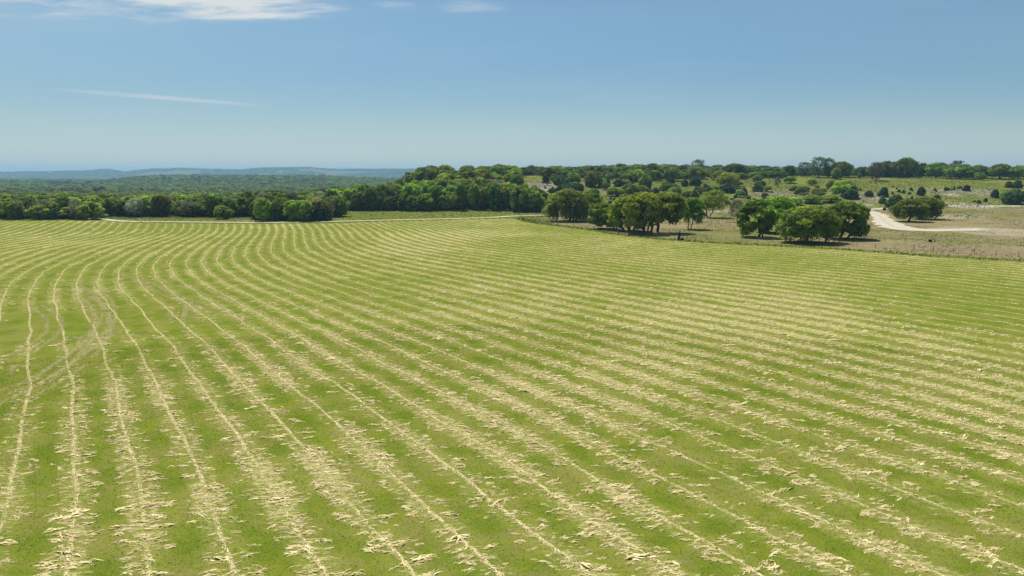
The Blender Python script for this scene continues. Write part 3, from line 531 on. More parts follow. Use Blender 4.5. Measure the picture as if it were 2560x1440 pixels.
# ------------------------------------------------------------------ grass: upright tufts, short in the field, taller outside it
def tufts(x, y, z, h, w, nb, rg, lean=.5):
    n = len(x); X = np.repeat(x, nb)+rg.normal(0, 1, n*nb)*np.repeat(w, nb)*.4; Y = np.repeat(y, nb)+rg.normal(0, 1, n*nb)*np.repeat(w, nb)*.4; Z_ = np.repeat(z, nb)
    a = rg.uniform(0, 6.28, n*nb); H = np.repeat(h, nb)*rg.uniform(.5, 1.2, n*nb); b = np.repeat(w, nb)*rg.uniform(.12, .28, n*nb)
    lx, ly = rg.normal(0, lean, n*nb)*H, rg.normal(0, lean, n*nb)*H
    V = np.stack([np.stack([X-np.cos(a)*b, Y-np.sin(a)*b, Z_-.03], -1), np.stack([X+np.cos(a)*b, Y+np.sin(a)*b, Z_-.03], -1), np.stack([X+lx, Y+ly, Z_+H], -1)], 1).reshape(-1, 3)
    return V, np.arange(n*nb*3).reshape(-1, 3)
def grass_mat(name, a, b, s=.6):
    m, T, p = new_mat(name); P = T.node('ShaderNodeNewGeometry').outputs['Position']
    c = T.mix(attr(T, 'tint').outputs['Fac'], a, b); c = T.mix(T.ss(T.noise(P, s, 3), .4, .65, 0, .6), c, b); T.l.new(c, p.inputs['Base Color'])
    return m
rg = np.random.default_rng(21)
x, y = polar_points(260000, 26, 80, rg); n = len(x)
V, F = tufts(x, y, np.zeros(n), rg.uniform(.02, .06, n), rg.uniform(.04, .11, n), 3, rg, .8)
o = mesh_obj('short_grass', V, F, grass_mat('field_grass', (.065, .115, .005), (.165, .165, .040), .5), attrs={'tint': ('FACE', 'FLOAT', np.repeat(rg.random(n), 3))}); tag(o, 'short cut green grass between the rows of hay', 'grass', kind='stuff')
def far_tufts(name, n, r0, r1, a0, a1, keep, h, w, mat, label, cat, nb=4, lean=.4):
    x, y = wedge_points(n, r0, r1, rg, a0, a1); k = keep(x, y); x, y = x[k], y[k]; n = len(x)
    V, F = tufts(x, y, height(x, y), rg.uniform(h[0], h[1], n), rg.uniform(w[0], w[1], n), nb, rg, lean)
    o = mesh_obj(name, V, F, mat, attrs={'tint': ('FACE', 'FLOAT', np.repeat(rg.random(n), nb))}); tag(o, label, cat, kind='stuff'); return o
TRACKPTS = [flat(*q) for q in [(2140,526),(2184,532),(2200,541),(2212,554),(2231,565),(2262,571.5),(2301,574.8),(2345,575.6),(2460,573)]]
ROADPTS = [flat(*q) for q in [(226,545.5),(285,551.2),(440,554.6),(640,556.3),(850,553),(1150,546),(1300,539.5),(1450,533.5),(1790,528),(2150,524),(2560,519),(2800,517)]]
def off_road(x, y): return (seg_dist(x, y, TRACKPTS, False) > 5.5) & (seg_dist(x, y, ROADPTS, False) > 2.8)
far_tufts('verge_grass', 26000, 110, 280, 1290, 2900, lambda x, y: (np.abs(sfield(x, y)+2.2) < 2.1), (.25, .6), (.2, .45), grass_mat('verge', (.055, .105, .008), (.140, .175, .022)), 'taller uncut green grass along the fence at the edge of the field', 'grass')
far_tufts('pasture_grass', 60000, 130, 350, 1330, 2900, lambda x, y: (sfield(x, y) < -4) & off_road(x, y) & (fbm(x, y, 12, 3, 55) > .40), (.10, .32), (.15, .4), grass_mat('pasture', (.22, .18, .09), (.12, .13, .035), .12), 'low dry tan grass and weeds in the grazed pasture', 'grass', 3)
far_tufts('hillside_grass', 110000, 352, 620, 1000, 2900, lambda x, y: fbm(x, y, 14, 3, 56) > .36, (.12, .42), (.3, .7), grass_mat('hillside', (.20, .195, .06), (.095, .13, .022), .10), 'rough olive and tan grass with small weeds on the stony hillside', 'grass', 4)
far_tufts('meadow_grass', 12000, 235, 335, 0, 1400, lambda x, y: (sfield(x, y) < -.5) & off_road(x, y), (.15, .35), (.3, .6), grass_mat('meadow', (.11, .16, .018), (.18, .19, .045), .15), 'green meadow grass between the white road and the woods', 'grass', 3)

# limestone rubble
def rocks(x, y, z, s, rg):
    n = len(x); cube = np.array([[-1,-1,-1],[1,-1,-1],[1,1,-1],[-1,1,-1],[-1,-1,1],[1,-1,1],[1,1,1],[-1,1,1]])*.5
    V = cube[None]+rg.normal(0, .14, (n, 8, 3)); V[:, 4:, :2] *= .72; V *= (np.stack([s, s*rg.uniform(.5, 1.1, n), s*rg.uniform(.35, .7, n)], -1))[:, None, :]
    a = rg.uniform(0, 6.28, n); c_, s_ = np.cos(a)[:, None], np.sin(a)[:, None]; V = np.stack([V[..., 0]*c_-V[..., 1]*s_, V[..., 0]*s_+V[..., 1]*c_, V[..., 2]], -1)+np.stack([x, y, z+s*.1], -1)[:, None, :]
    q = np.array([[3,2,1,0],[4,5,6,7],[0,1,5,4],[1,2,6,5],[2,3,7,6],[3,0,4,7]]); F = (np.arange(n)[:, None, None]*8+q[None]).reshape(-1, 4)
    return V.reshape(-1, 3), F
m_l, T, p = new_mat('limestone'); P = T.node('ShaderNodeNewGeometry').outputs['Position']
T.l.new(T.mix(T.ss(T.noise(P, .9, 5), .3, .7), (.24, .22, .18), (.42, .39, .32)), p.inputs['Base Color'])
rx, ry = [], []
for (p0, p1), (q0, q1), n in [((2290,2480),(471,484),260),((2350,2470),(509,520),160),((2118,2175),(506,516),70),((2345,2450),(538,546),60),((1312,1392),(452,484),260),((1555,1602),(464,472),160),((1756,1792),(470,481),160),
        ((1860,1990),(478,492),130),((2150,2215),(478,505),80),((1600,1720),(480,494),160),((1012,1066),(458,478),80),((1718,1735),(484,492),60),((1252,1278),(442,466),60)]:
    for _ in range(n):
        h_ = hit(rg.uniform(p0, p1), rg.uniform(q0, q1)); rx.append(h_[0]+rg.normal(0, .8)); ry.append(h_[1]+rg.normal(0, .8))
rx, ry = np.array(rx), np.array(ry)
V, F = rocks(rx, ry, height(rx, ry), rg.lognormal(-.75, .45, len(rx)), rg)
o = mesh_obj('limestone_rubble', V, F, m_l); tag(o, 'broken grey and white limestone scattered over the hillside ledges', 'rubble', kind='stuff')
def boulder(px, py, s, label):
    x, y, z, d = hit(px, py); bm = bpy.data.meshes.new('boulder'); import bmesh
    b = bmesh.new(); bmesh.ops.create_icosphere(b, subdivisions=2, radius=s)
    for v_ in b.verts: k = 1+.35*(random.random()-.5); v_.co = Vector((v_.co.x*1.2*k, v_.co.y*k, max(v_.co.z*.75*k, -s*.3)))
    b.to_mesh(bm); b.free(); bm.materials.append(m_l); o = bpy.data.objects.new('boulder', bm); col.objects.link(o); o.location = (x, y, z+s*.2); tag(o, label, 'rock', 'pale rocks beside the big oak'); return o
boulder(1974, 599, .42, 'pale white rock on the dry grass left of the widest oak trunk')
boulder(1966, 598.5, .30, 'smaller grey rock just left of the pale white rock')

# ------------------------------------------------------------------ trees
def leaf_mat(name, a, b, c, rough=.7):
    m, T, p = new_mat(name); t = attr(T, 'tint').outputs['Fac']; oi = T.node('ShaderNodeObjectInfo')
    k = T.mix(T.ss(t, .0, .6), a, b); k = T.mix(T.ss(t, .55, 1.), k, c)
    h = T.node('ShaderNodeHueSaturation'); T.l.new(k, h.inputs['Color'])
    T.l.new(T.m('MULTIPLY_ADD', oi.outputs['Random'], .035, .4825), h.inputs['Hue']); T.l.new(T.m('MULTIPLY_ADD', oi.outputs['Random'], .60, .72), h.inputs['Value'])
    h2 = T.node('ShaderNodeHueSaturation'); T.l.new(h.outputs[0], h2.inputs['Color']); P = T.node('ShaderNodeNewGeometry').outputs['Position']
    T.l.new(T.ss(T.noise(P, .035, 4, .7), .3, .7, .62, 1.45), h2.inputs['Value']); T.l.new(T.ss(T.noise(P, .02, 3, .6), .35, .65, .492, .512), h2.inputs['Hue'])
    k = T.mix(1.0, h2.outputs[0], oi.outputs['Color'], 'MULTIPLY')
    T.l.new(k, p.inputs['Base Color']); p.inputs['Roughness'].default_value = rough; p.inputs['Specular IOR Level'].default_value = .25
    tr = T.node('ShaderNodeBsdfTranslucent'); T.l.new(k, tr.inputs[0]); mx = T.node('ShaderNodeMixShader'); mx.inputs[0].default_value = .43
    T.l.new(p.outputs[0], mx.inputs[1]); T.l.new(tr.outputs[0], mx.inputs[2]); o = [n for n in T.n if n.type == 'OUTPUT_MATERIAL'][0]; T.l.new(mx.outputs[0], o.inputs[0])
    return m
M_OAK = leaf_mat('oak_leaves', (.070, .105, .008), (.185, .235, .018), (.400, .420, .050))
M_BRD = leaf_mat('broad_leaves', (.095, .155, .016), (.200, .285, .023), (.380, .440, .050))
M_JUN = leaf_mat('juniper_leaves', (.032, .070, .018), (.062, .112, .026), (.115, .165, .038))
M_GRY = leaf_mat('sparse_leaves', (.110, .105, .060), (.165, .170, .100), (.240, .235, .160))
m_b, T, p = new_mat('bark'); P = T.node('ShaderNodeTexCoord').outputs['Object']
T.l.new(T.mix(T.ss(T.noise(T.scalev(P, (4, 4, 1)), 1.2, 4), .35, .65), (.045, .036, .028), (.150, .130, .105)), p.inputs['Base Color']); M_BARK = m_b
m_d, T, p = new_mat('dead_wood'); P = T.node('ShaderNodeTexCoord').outputs['Object']
T.l.new(T.mix(T.ss(T.noise(T.scalev(P, (4, 4, 1)), 1.2, 4), .35, .65), (.20, .18, .15), (.42, .39, .34)), p.inputs['Base Color']); M_DEAD = m_d

def leaf_cloud(lobes, n, size, rg, shell=.30, under=.35, jit=.50):
    L = np.array(lobes, float); ar = (L[:, 3]*L[:, 4]+L[:, 4]*L[:, 5]+L[:, 3]*L[:, 5]); k = rg.choice(len(L), n, p=ar/ar.sum())
    d = rg.normal(0, 1, (n, 3)); d /= np.linalg.norm(d, axis=1)[:, None]; low = d[:, 2] < -.15; flip = low & (rg.random(n) > under); d[flip, 2] *= -1
    r = 1-shell*rg.random(n)**1.7+rg.normal(0, .05, n); r *= 1+.30*np.sin(d[:, 0]*5+k*1.7)*np.sin(d[:, 1]*5+k)*np.cos(d[:, 2]*4+k*2.3)+.12*np.sin(d[:, 0]*13+k)*np.sin(d[:, 1]*12+k*2)*np.sin(d[:, 2]*12+k)
    c = L[k, :3]+d*L[k, 3:6]*r[:, None]; nn = d+rg.normal(0, jit, (n, 3)); nn[:, 2] += .25; nn /= np.linalg.norm(nn, axis=1)[:, None]
    t = np.cross(nn, rg.normal(0, 1, (n, 3))); t /= np.linalg.norm(t, axis=1)[:, None]+1e-9; b = np.cross(nn, t)
    s = size*rg.uniform(.55, 1.35, n)[:, None]*.5; s2 = s*rg.uniform(.45, .95, n)[:, None]
    V = np.stack([c-t*s, c-b*s2+nn*s*.2, c+t*s*.9, c+b*s2-nn*s*.25], 1).reshape(-1, 3)
    lt = rg.random(len(L))[k]; tint = np.clip(.45*rg.random(n)+.55*lt, 0, 1)
    return V, np.arange(n*4).reshape(-1, 4), tint
def tube(paths):
    Vs, Fs, base = [], [], 0
    for pts, rad in paths:
        pts = np.array(pts, float); n = len(pts); k = 7; a = np.linspace(0, 2*np.pi, k, endpoint=False)
        tg = np.gradient(pts, axis=0); tg /= np.linalg.norm(tg, axis=1)[:, None]+1e-9
        u_ = np.cross(tg, [0.3, 1, .1]); u_ /= np.linalg.norm(u_, axis=1)[:, None]+1e-9; w = np.cross(tg, u_)
        r = np.interp(np.linspace(0, 1, n), np.linspace(0, 1, len(rad)), rad)
        V = pts[:, None]+(u_[:, None]*np.cos(a)[None, :, None]+w[:, None]*np.sin(a)[None, :, None])*r[:, None, None]
        i = np.arange(n*k).reshape(n, k)+base; j = np.roll(i, -1, 1)
        Fs.append(np.stack([i[:-1], j[:-1], j[1:], i[1:]], -1).reshape(-1, 4)); Vs.append(V.reshape(-1, 3)); base += n*k
    return np.concatenate(Vs), np.concatenate(Fs)
def limb(p0, p1, sag, r0, r1, rg, n=7):
    t = np.linspace(0, 1, n)[:, None]; p0, p1 = np.array(p0, float), np.array(p1, float)
    L = np.linalg.norm(p1-p0); q = p0+(p1-p0)*t; q[:, 2] += np.sin(np.pi*t[:, 0])*sag*L; w = rg.normal(0, .045*L, (n, 3)); w[0] = w[-1] = 0
    return (q+w, [r0, r1])

def lobes_oak(R_, H, rg, n=30, base=.18, edge=1.0):
    L = []
    for i in range(n):
        a = i*2.39996+rg.uniform(-.3, .3); q = math.sqrt((i+.5)/n); rad = q*R_*.80*rg.uniform(.9, 1.1)*edge
        ztop = H*(1-.50*(rad/R_)**2.4); s = R_*rg.uniform(.22, .33); sz = s*rg.uniform(.55, .80)
        L.append((rad*math.cos(a), rad*math.sin(a), ztop-sz-rg.uniform(0, .07)*H, s, s*rg.uniform(.85, 1.15), sz))
    for i in range(int(n*.8)):                                     # drooping skirt
        a = rg.uniform(0, 6.28); rad = R_*rg.uniform(.50, .88); s = R_*rg.uniform(.19, .28)
        L.append((rad*math.cos(a), rad*math.sin(a), H*rg.uniform(base+.06, base+.40), s, s, s*.85))
    return L
def lobes_round(R_, H, rg, n=26, low=.07):
    L = []
    for i in range(n):
        z = low+(1-low)*((i+.5)/n)**.8; a = i*2.39996+rg.uniform(-.4, .4); env = math.sin(math.pi*min(1, (z-low*.6)/(1.06-low*.6))**.85)**.6
        s = R_*rg.uniform(.22, .44)*(.65+.35*env); rad = max(0, R_*env-s*.8)*rg.uniform(.7, 1.25)
        L.append((rad*math.cos(a), rad*math.sin(a), min(z*H, H-s*.7), s, s*rg.uniform(.8, 1.2), s*rg.uniform(.7, 1.0)))
    return L
def lobes_juniper(R_, H, rg, n=20):
    L = []
    for i in range(n):
        z = ((i+.5)/n)**.8; env = math.sqrt(max(0, 1-(z*.96)**2.2)); a = i*2.39996+rg.uniform(-.5, .5); s = R_*rg.uniform(.28, .42)*(.55+.45*env)
        rad = max(0, R_*env-s)*rg.uniform(.8, 1.15); L.append((rad*math.cos(a), rad*math.sin(a), max(s*.5, z*H*.88), s, s, s*rg.uniform(.8, 1.2)))
    return L
def trunk_for(kind, R_, H, L, rg, r=.32):
    P = []; top = sorted(L, key=lambda q: -q[3])
    if kind == 'oak':
        k = rg.integers(2, 4)
        for i in range(k):
            a = i*6.28/k+rg.uniform(-.5, .5); b = (.3*math.cos(a), .3*math.sin(a), -.3); m = (R_*.14*math.cos(a), R_*.14*math.sin(a), H*.30); P.append(limb(b, m, .02, r, r*.72, rg))
            for j in range(5):
                q = L[(i*7+j*5) % len(L)]; P.append(limb(m, (q[0]*.95, q[1]*.95, q[2]), .10, r*.5, .05, rg))
    elif kind == 'juniper': P.append(limb((0, 0, -.2), (0, 0, H*.8), 0, r*.6, .04, rg))
    else:
        m = (rg.uniform(-.2, .2), rg.uniform(-.2, .2), H*.28); P.append(limb((0, 0, -.3), m, 0, r, r*.8, rg))
        for j in range(8):
            q = L[(j*3+1) % len(L)]; P.append(limb(m, (q[0], q[1], q[2]), .08, r*.5, .04, rg))
    return tube(P)
def build_tree(name, kind, R_, H, nleaf, size, mat, seed, lobes=None, trunk=None, bark=None, **kw):
    """a tree as an Empty at its foot with a crown and a trunk; parts are lobes of many small leaf sprays"""
    rg = np.random.default_rng(seed)
    L = lobes or {'oak': lobes_oak, 'juniper': lobes_juniper, 'round': lobes_round}[kind](R_, H, rg)
    e = bpy.data.objects.new(name, None); e.empty_display_size = .5; col.objects.link(e)
    V, F, t = leaf_cloud(L, nleaf, size, rg, **kw); mesh_obj('crown', V, F, mat, e, attrs={'tint': ('FACE', 'FLOAT', t)})
    V, F = tube(trunk) if trunk else trunk_for(kind, R_, H, L, rg); mesh_obj('trunk', V, F, bark or M_BARK, e, smooth_=True)
    return e
# reference trees of each kind: (object, width, height); each first copy placed is the reference itself
PROTO = {}
def proto(key, name, kind, R_, H, n, size, mat, seeds, **kw): PROTO[key] = [[build_tree(name, kind, R_, H, n, size, mat, s, **kw), R_*2, H, False] for s in seeds]
proto('oak', 'live_oak', 'oak', 7.0, 7.6, 8500, .78, M_OAK, (1, 2, 3))
proto('broad', 'broadleaf_tree', 'round', 4.6, 10., 6500, .68, M_BRD, (11, 12, 13, 14))
proto('juniper', 'juniper', 'juniper', 2.5, 4.0, 3000, .44, M_JUN, (21, 22, 23), shell=.2)
proto('grey', 'sparse_tree', 'round', 4.2, 8.0, 2200, .42, M_GRY, (31, 32), shell=.9, jit=1.2)
proto('shrub', 'shrub', 'juniper', 1.0, 1.3, 500, .30, M_JUN, (41, 42))
CH = {}
COUNT = {}
def place(key, x, y, z, w, h, label, cat, group=None, tint=(1, 1, 1), seed=None, sink=.02):
    rs = random.Random(seed if seed is not None else int(abs(x*97+y*13)*10)); P_ = PROTO[key]; q = P_[rs.randrange(len(P_))]; src = q[0]
    kids = CH.setdefault(src.name, [c for c in src.children])
    if not q[3]: o = src; q[3] = True; kk = kids
    else:
        o = src.copy(); col.objects.link(o); kk = []
        for c in kids:
            d = c.copy(); col.objects.link(d); d.parent = o; kk.append(d)
    o.location = (x, y, z-h*sink); o.rotation_euler = (0, 0, rs.uniform(0, 6.28)); k = w/q[1]; o.scale = (k*rs.uniform(.93, 1.07), k*rs.uniform(.93, 1.07), h/q[2])
    for c in kk: c.color = (*[v_*1.0 for v_ in tint], 1)
    tag(o, label, cat, group); COUNT[key] = COUNT.get(key, 0)+1
    return o
def at_px(key, px, py, wpx, hpx, label, cat='tree', group=None, tint=(1, 1, 1), fall=None, seed=None, dmax=9000):
    kf = 1/math.cos(az_of(px)); x, y, z, d = hit(px, py, dmax*kf, fall*kf if fall else None); s = math.hypot(d, CAMH-z)/FPX/math.hypot(1, (px-CXP)/FPX)*1.0
    s = d/FPX/math.sqrt(1+((px-CXP)/FPX)**2); return place(key, x, y, z, wpx*s, hpx*s, label, cat, group, tint, seed)

# ---- the big live oaks by the fence, each with its own limbs and crown
def own_oak(px, py, x0, x1, ytop, ybot, trunks, label, seed, tint=(1, 1, 1), n=20000, size=.60, name='live_oak', mat=None, dead=0, edge=1., depth=.85, legs=None):
    x, y, z, d = hit(px, py); rg = np.random.default_rng(seed); s = d/FPX/math.sqrt(1+((px-CXP)/FPX)**2)
    R_ = (x1-x0)/2*s*1.03; H = (py-ytop)*s*.98; base = max(0., (py-ybot)*s/H-.03); cx = ((x0+x1)/2-px)*s
    L = [(q[0]+cx, q[1]*depth, q[2], q[3], q[4], q[5]) for q in lobes_oak(R_, H, rg, 30, base, edge)]
    P = []
    for tx, lean, r in trunks:                                  # offset of the foot, lean in metres, radius
        b = np.array([tx, rg.uniform(-.6, .6), -.3]); m = b+np.array([lean, rg.uniform(-.5, .5), H*(.30 if abs(lean) < 1.5 else .36)]); P.append(limb(b, m, .04, r, r*.7, rg))
        near = sorted(L, key=lambda q: abs(q[0]-m[0])+rg.uniform(0, R_*.5))[:9]
        for q in near:
            e = np.array([q[0], q[1], q[2]]); mid = m+(e-m)*.5+np.array([0, 0, .5]); P.append(limb(m, mid, .06, r*.48, r*.26, rg, 5)); P.append(limb(mid, e, -.03, r*.26, .05, rg, 5))
            for _ in range(2): P.append(limb(mid, e+rg.normal(0, R_*.13, 3), .05, r*.16, .03, rg, 5))
    o = build_tree(name, 'oak', R_, H, n, size, mat or M_OAK, seed, lobes=L, trunk=P)
    o.location = (x, y, z); [setattr(c, 'color', (*[v_*1.25 for v_ in tint], 1)) for c in o.children]
    if dead:
        D = []; m = np.array([trunks[0][0], 0, H*.28])
        for i in range(22): a = rg.uniform(-2.9, -.2); e = m+np.array([math.cos(a)*R_*rg.uniform(.25, .6), -R_*rg.uniform(.45, .8), H*rg.uniform(-.12, .35)]); D.append(limb(m+rg.normal(0, .3, 3), e, .06, .11, .02, rg, 6))
        V, F = tube(D); mesh_obj('dead_limbs', V, F, M_DEAD, o, smooth_=True)
    tag(o, label, 'tree', 'live oaks along the pasture fence'); return o
own_oak(1424, 553, 1362, 1472, 470, 546, [(0, .3, .6), (1.2, 1.0, .3)], 'leftmost big live oak by the fence, bare grey dead limbs low on its front', 101, (.95, 1.0, .9), dead=1)
own_oak(1466, 548, 1438, 1508, 478, 542, [(0, .5, .35), (1.6, .8, .3), (-1.4, -.4, .3)], 'live oak behind and just right of the one with grey dead limbs', 102, (.98, 1.02, .9), 17000)
own_oak(1536, 572, 1472, 1545, 505, 563, [(0, -1.5, .3), (.9, -.8, .25)], 'low rounded live oak crown hanging left of the tall clump of oaks', 103, (.95, 1.05, .8), 17000)
own_oak(1572, 577, 1523, 1612, 484, 562, [(0, .2, .55), (-1.4, -3.6, .45), (1.5, .5, .4)], 'light green live oak with one trunk leaning hard to the left', 104, (1.15, 1.22, 1.0))
own_oak(1611, 584, 1556, 1660, 476, 566, [(0, -.8, .5), (1.8, .6, .38), (.6, .9, .3)], 'tallest live oak in the middle of the clump by the fence', 105, (1.1, 1.12, 1.0), 20000)
own_oak(1645, 582, 1622, 1712, 473, 556, [(0, .1, .50), (-1.9, -.4, .35)], 'straight grey trunked live oak at the right of the clump by the fence', 106, (1.05, 1.08, 1.0), 17000)
own_oak(1901, 593, 1842, 1932, 494, 583, [(0, -.3, .42), (.5, .6, .25)], 'dark live oak left of the widest oak, its crown drooping low on the left', 107, (.85, .98, .75))
own_oak(1939, 582, 1885, 1988, 488, 572, [(0, .2, .40)], 'live oak with a thin reddish trunk behind the dark drooping oak', 108, (.88, 1.0, .75))
own_oak(2014, 606, 1946, 2092, 509, 594, [(0, .9, .55), (5.2, 1.2, .28)], 'widest live oak beside the fence with one curved dark trunk', 109, (.92, 1.0, .8), 24000, .58)
own_oak(2098, 597, 2052, 2166, 500, 590, [(0, 1.2, .38), (-2.2, 1.8, .32), (2.0, 2.4, .3)], 'dark dense live oak joined to the right side of the widest oak', 110, (.72, .86, .62), 21000, .58)
own_oak(2274, 554, 2229, 2312, 495, 543, [(0, .2, .45)], 'live oak standing in the bend of the sandy track, left of a pair', 111, (.85, .98, .72), 14000)
own_oak(2301, 548, 2272, 2358, 491, 541, [(0, -.2, .40)], 'live oak standing in the bend of the sandy track, right of a pair', 112, (.80, .95, .70), 14000)
def own_round(px, py, x0, x1, ytop, ybot, trunks, label, seed, tint=(1, 1, 1), n=8000, size=.46, mat=None, name='broadleaf_tree', **kw):
    x, y, z, d = hit(px, py); rg = np.random.default_rng(seed); s = d/FPX/math.sqrt(1+((px-CXP)/FPX)**2)
    R_ = (x1-x0)/2*s; H = (py-ytop)*s; cx = ((x0+x1)/2-px)*s; L = [(q[0]+cx*.9, *q[1:]) for q in lobes_round(R_, H, rg, 26, (py-ybot)*s/H+.04)]; P = []
    for tx, lean, r in trunks:
        b = np.array([tx, 0, -.3]); m = b+np.array([lean, 0, H*.38]); P.append(limb(b, m, .03, r, r*.7, rg))
        for q in sorted(L, key=lambda q: abs(q[0]-m[0])+rg.uniform(0, R_))[:9]: P.append(limb(m, q[:3], .08, r*.45, .03, rg))
    o = build_tree(name, 'round', R_, H, n, size, mat or M_BRD, seed, lobes=L, trunk=P, **kw); o.location = (x, y, z); [setattr(c, 'color', (*tint, 1)) for c in o.children]; tag(o, label, 'tree', 'smaller trees in the pasture'); return o
own_round(1724, 573, 1702, 1763, 496, 560, [(-.2, -.25, .2), (.3, .6, .18)], 'bright green young tree forked at the foot, right of the oak clump', 121, (.92, 1.05, .8))
own_round(1772, 544, 1752, 1822, 478, 527, [(-.5, -.8, .28), (.4, 1.6, .26)], 'V-shaped two-trunk tree standing in the pasture by the white road', 122, (.95, .98, .8), mat=M_OAK)
own_round(1843, 556, 1816, 1862, 500, 548, [(0, .2, .18)], 'pale thin-leaved small tree behind the drooping oak', 123, (.9, 1.0, .8), 2300, .34, mat=M_GRY, shell=.8)
own_round(557, 547.5, 533, 580, 516, 545, [(0, -.4, .2), (1.2, .5, .2)], 'bright green round tree standing alone in front of the left wood', 124, (1.1, 1.15, .8), 7500, .46)

# ---- named trees and bushes on the hillside
HILLT = [
 ('oak',1484,466,46,40,'pale green oak with dark juniper at its foot on the middle slope',(1.25,1.3,1.2)),('juniper',1476,466,30,24,'dark juniper under the pale oak on the middle slope',(1,1,1)),
 ('juniper',1444,452,18,20,'bright green bush alone on the upper slope',(1.5,1.7,1.2)),('juniper',1423,447,14,14,'small dark round juniper above the white scree',(1,1,1)),
 ('oak',1590,452,40,30,'yellow-green oak below the skyline left of centre',(1.45,1.5,1.1)),('juniper',1583,455,26,20,'dark juniper under the yellow-green oak',(1,1,1)),
 ('oak',1614,474,36,38,'grey-green oak low on the slope above the oak clump',(1.2,1.3,1.3)),('juniper',1616,476,26,18,'dark juniper at the foot of the grey-green oak',(1,1,1)),
 ('oak',1682,452,46,34,'rounded pale oak right of the grey-green oak on the slope',(1.3,1.4,1.2)),('juniper',1675,459,28,18,'dark juniper below the rounded pale oak',(1,1,1)),
 ('oak',1742,448,48,32,'broad light oak left of the gully',(1.3,1.4,1.1)),('juniper',1738,464,34,22,'dark juniper under the broad light oak',(1,1,1)),('juniper',1712,466,20,18,'dark juniper left of the gully foot',(1,1,1)),
 ('juniper',1519,463,18,16,'lone dark bush on the open slope, left of a pair',(1,1,1)),('juniper',1547,466,32,18,'wide dark bush on the open slope, right of a pair',(1,1,1)),
 ('juniper',1517,553,14,26,'narrow dark cedar rising behind the left oaks',(.9,1.2,1)),
 ('oak',1820,468,58,38,'bright yellow-green oak above a dark juniper on the right slope',(1.7,1.75,1.2)),('juniper',1818,480,50,20,'dark wide juniper under the bright yellow-green oak',(.9,.95,1)),
 ('grey',1943,468,18,26,'thin grey sapling on the open slope',(1,1,1)),('juniper',1893,478,30,24,'mixed green bush below the thin grey sapling',(1.2,1.3,1.1)),('juniper',1906,468,20,16,'small bush beside the mixed green bush',(1.2,1.3,1)),('juniper',1860,489,18,20,'dark pointed bush above the drooping oak',(1,1,1)),
 ('oak',2108,492,66,42,'sprawling light oak on the slope above the widest oak',(1.35,1.45,1.1)),('juniper',2124,497,40,26,'dark juniper under the sprawling light oak',(.9,1,1)),
 ('oak',2076,506,56,20,'flat bright green oak top behind the widest oak',(1.8,1.9,1.3)),('oak',2030,508,50,22,'mid green oak behind the widest oak',(1.25,1.45,1.1)),('oak',1985,512,44,20,'pale green oak behind the gap between two big oaks',(1.5,1.7,1.5)),
 ('juniper',2206,509,20,18,'lower of two dark junipers stacked on the bank',(1,1,.9)),('juniper',2208,492,26,24,'upper of two dark junipers stacked on the bank',(1,1,.9)),('juniper',2303,489,22,22,'dark juniper above the white bank',(1,1,.9)),
 ('juniper',2341,503,22,16,'low dark juniper right of the paired oaks',(1,1,.9)),('juniper',2416,478,20,16,'lone dark juniper above the scree band',(1,1,.9)),('juniper',2522,469,20,16,'left of two dark junipers near the right edge',(1,1,.9)),('juniper',2544,470,22,20,'right of two dark junipers near the right edge',(1,1,.9)),
 ('juniper',2534,510,54,36,'large dark juniper thicket at the right edge of the bank',(1,1.05,.9)),('oak',2524,507,48,34,'light green bush within the thicket at the right edge',(1.2,1.4,1)),('juniper',2487,495,20,22,'dark juniper left of the thicket at the right edge',(1,1,.9)),('juniper',2172,492,22,16,'dark low bush left of the stacked junipers',(1,1,.9)),
 ('juniper',2238,520,44,34,'dark juniper behind the left oak of the pair',(.9,1,.9)),('juniper',2211,526,9,8,'small bush by the road at the track mouth',(1,1,1)),
 ('oak',2448,450,26,20,'small round oak on the edge of the high meadow',(.9,1,.9)),('grey',2189,452,42,46,'grey-brown bare-looking tree alone on the high meadow',(.75,.7,.7)),('broad',2235,444,14,20,'slender green tree right of the grey bare tree',(1.1,1,1)),('broad',2148,446,10,14,'tiny lollipop tree left of the grey bare tree',(.9,.9,1)),('broad',2089,447,25,26,'small bright tree at the edge of the high thicket',(1.2,1.2,1)),
 ('juniper',1919,443,14,12,'round dark bush on the high meadow, left one',(1,1,1)),('juniper',1901,442,16,14,'round dark bush at the foot of the ridge wood',(1,1,1)),
 ('oak',1060,462,44,44,'spreading grey-green oak at the left shoulder of the hill',(1.15,1.25,1.3)),('oak',1112,448,54,36,'wide oak on the skyline of the left shoulder',(1.1,1.2,1.1)),('oak',1100,464,36,28,'pale rounded oak just under the left skyline',(1.3,1.45,1.2)),('oak',1170,440,44,28,'olive oak on the skyline left of the bright one',(1.1,1.15,1)),
 ('broad',1202,466,50,42,'bright green rounded tree high on the left hillside',(1.3,1.25,1)),('oak',1240,476,34,28,'pale yellow-green bush on the left hillside',(1.7,1.8,1.3)),('oak',1293,470,34,34,'grey-green tree at the left edge of the white scree',(1.1,1.3,1.2)),
 ('broad',1300,530,52,62,'bright green tree at the right end of the foothill wood',(1.2,1.3,.9)),('broad',1338,530,42,52,'green tree beside the right end of the foothill wood',(1.15,1.2,.9)),('juniper',1302,531,26,20,'rounded dark bush under the last foothill trees, left one',(1,1.4,1)),('juniper',1340,531,28,18,'rounded dark bush under the last foothill trees, right one',(1,1.4,1)),
]
OCC = []
for k_, px, py, w, h, lb, tn in HILLT:
    o = at_px(k_, px, py, w, h, lb, 'bush' if k_ == 'juniper' else 'tree', 'trees scattered over the hillside', tn, fall=500, dmax=900); OCC.append((px, py, w))
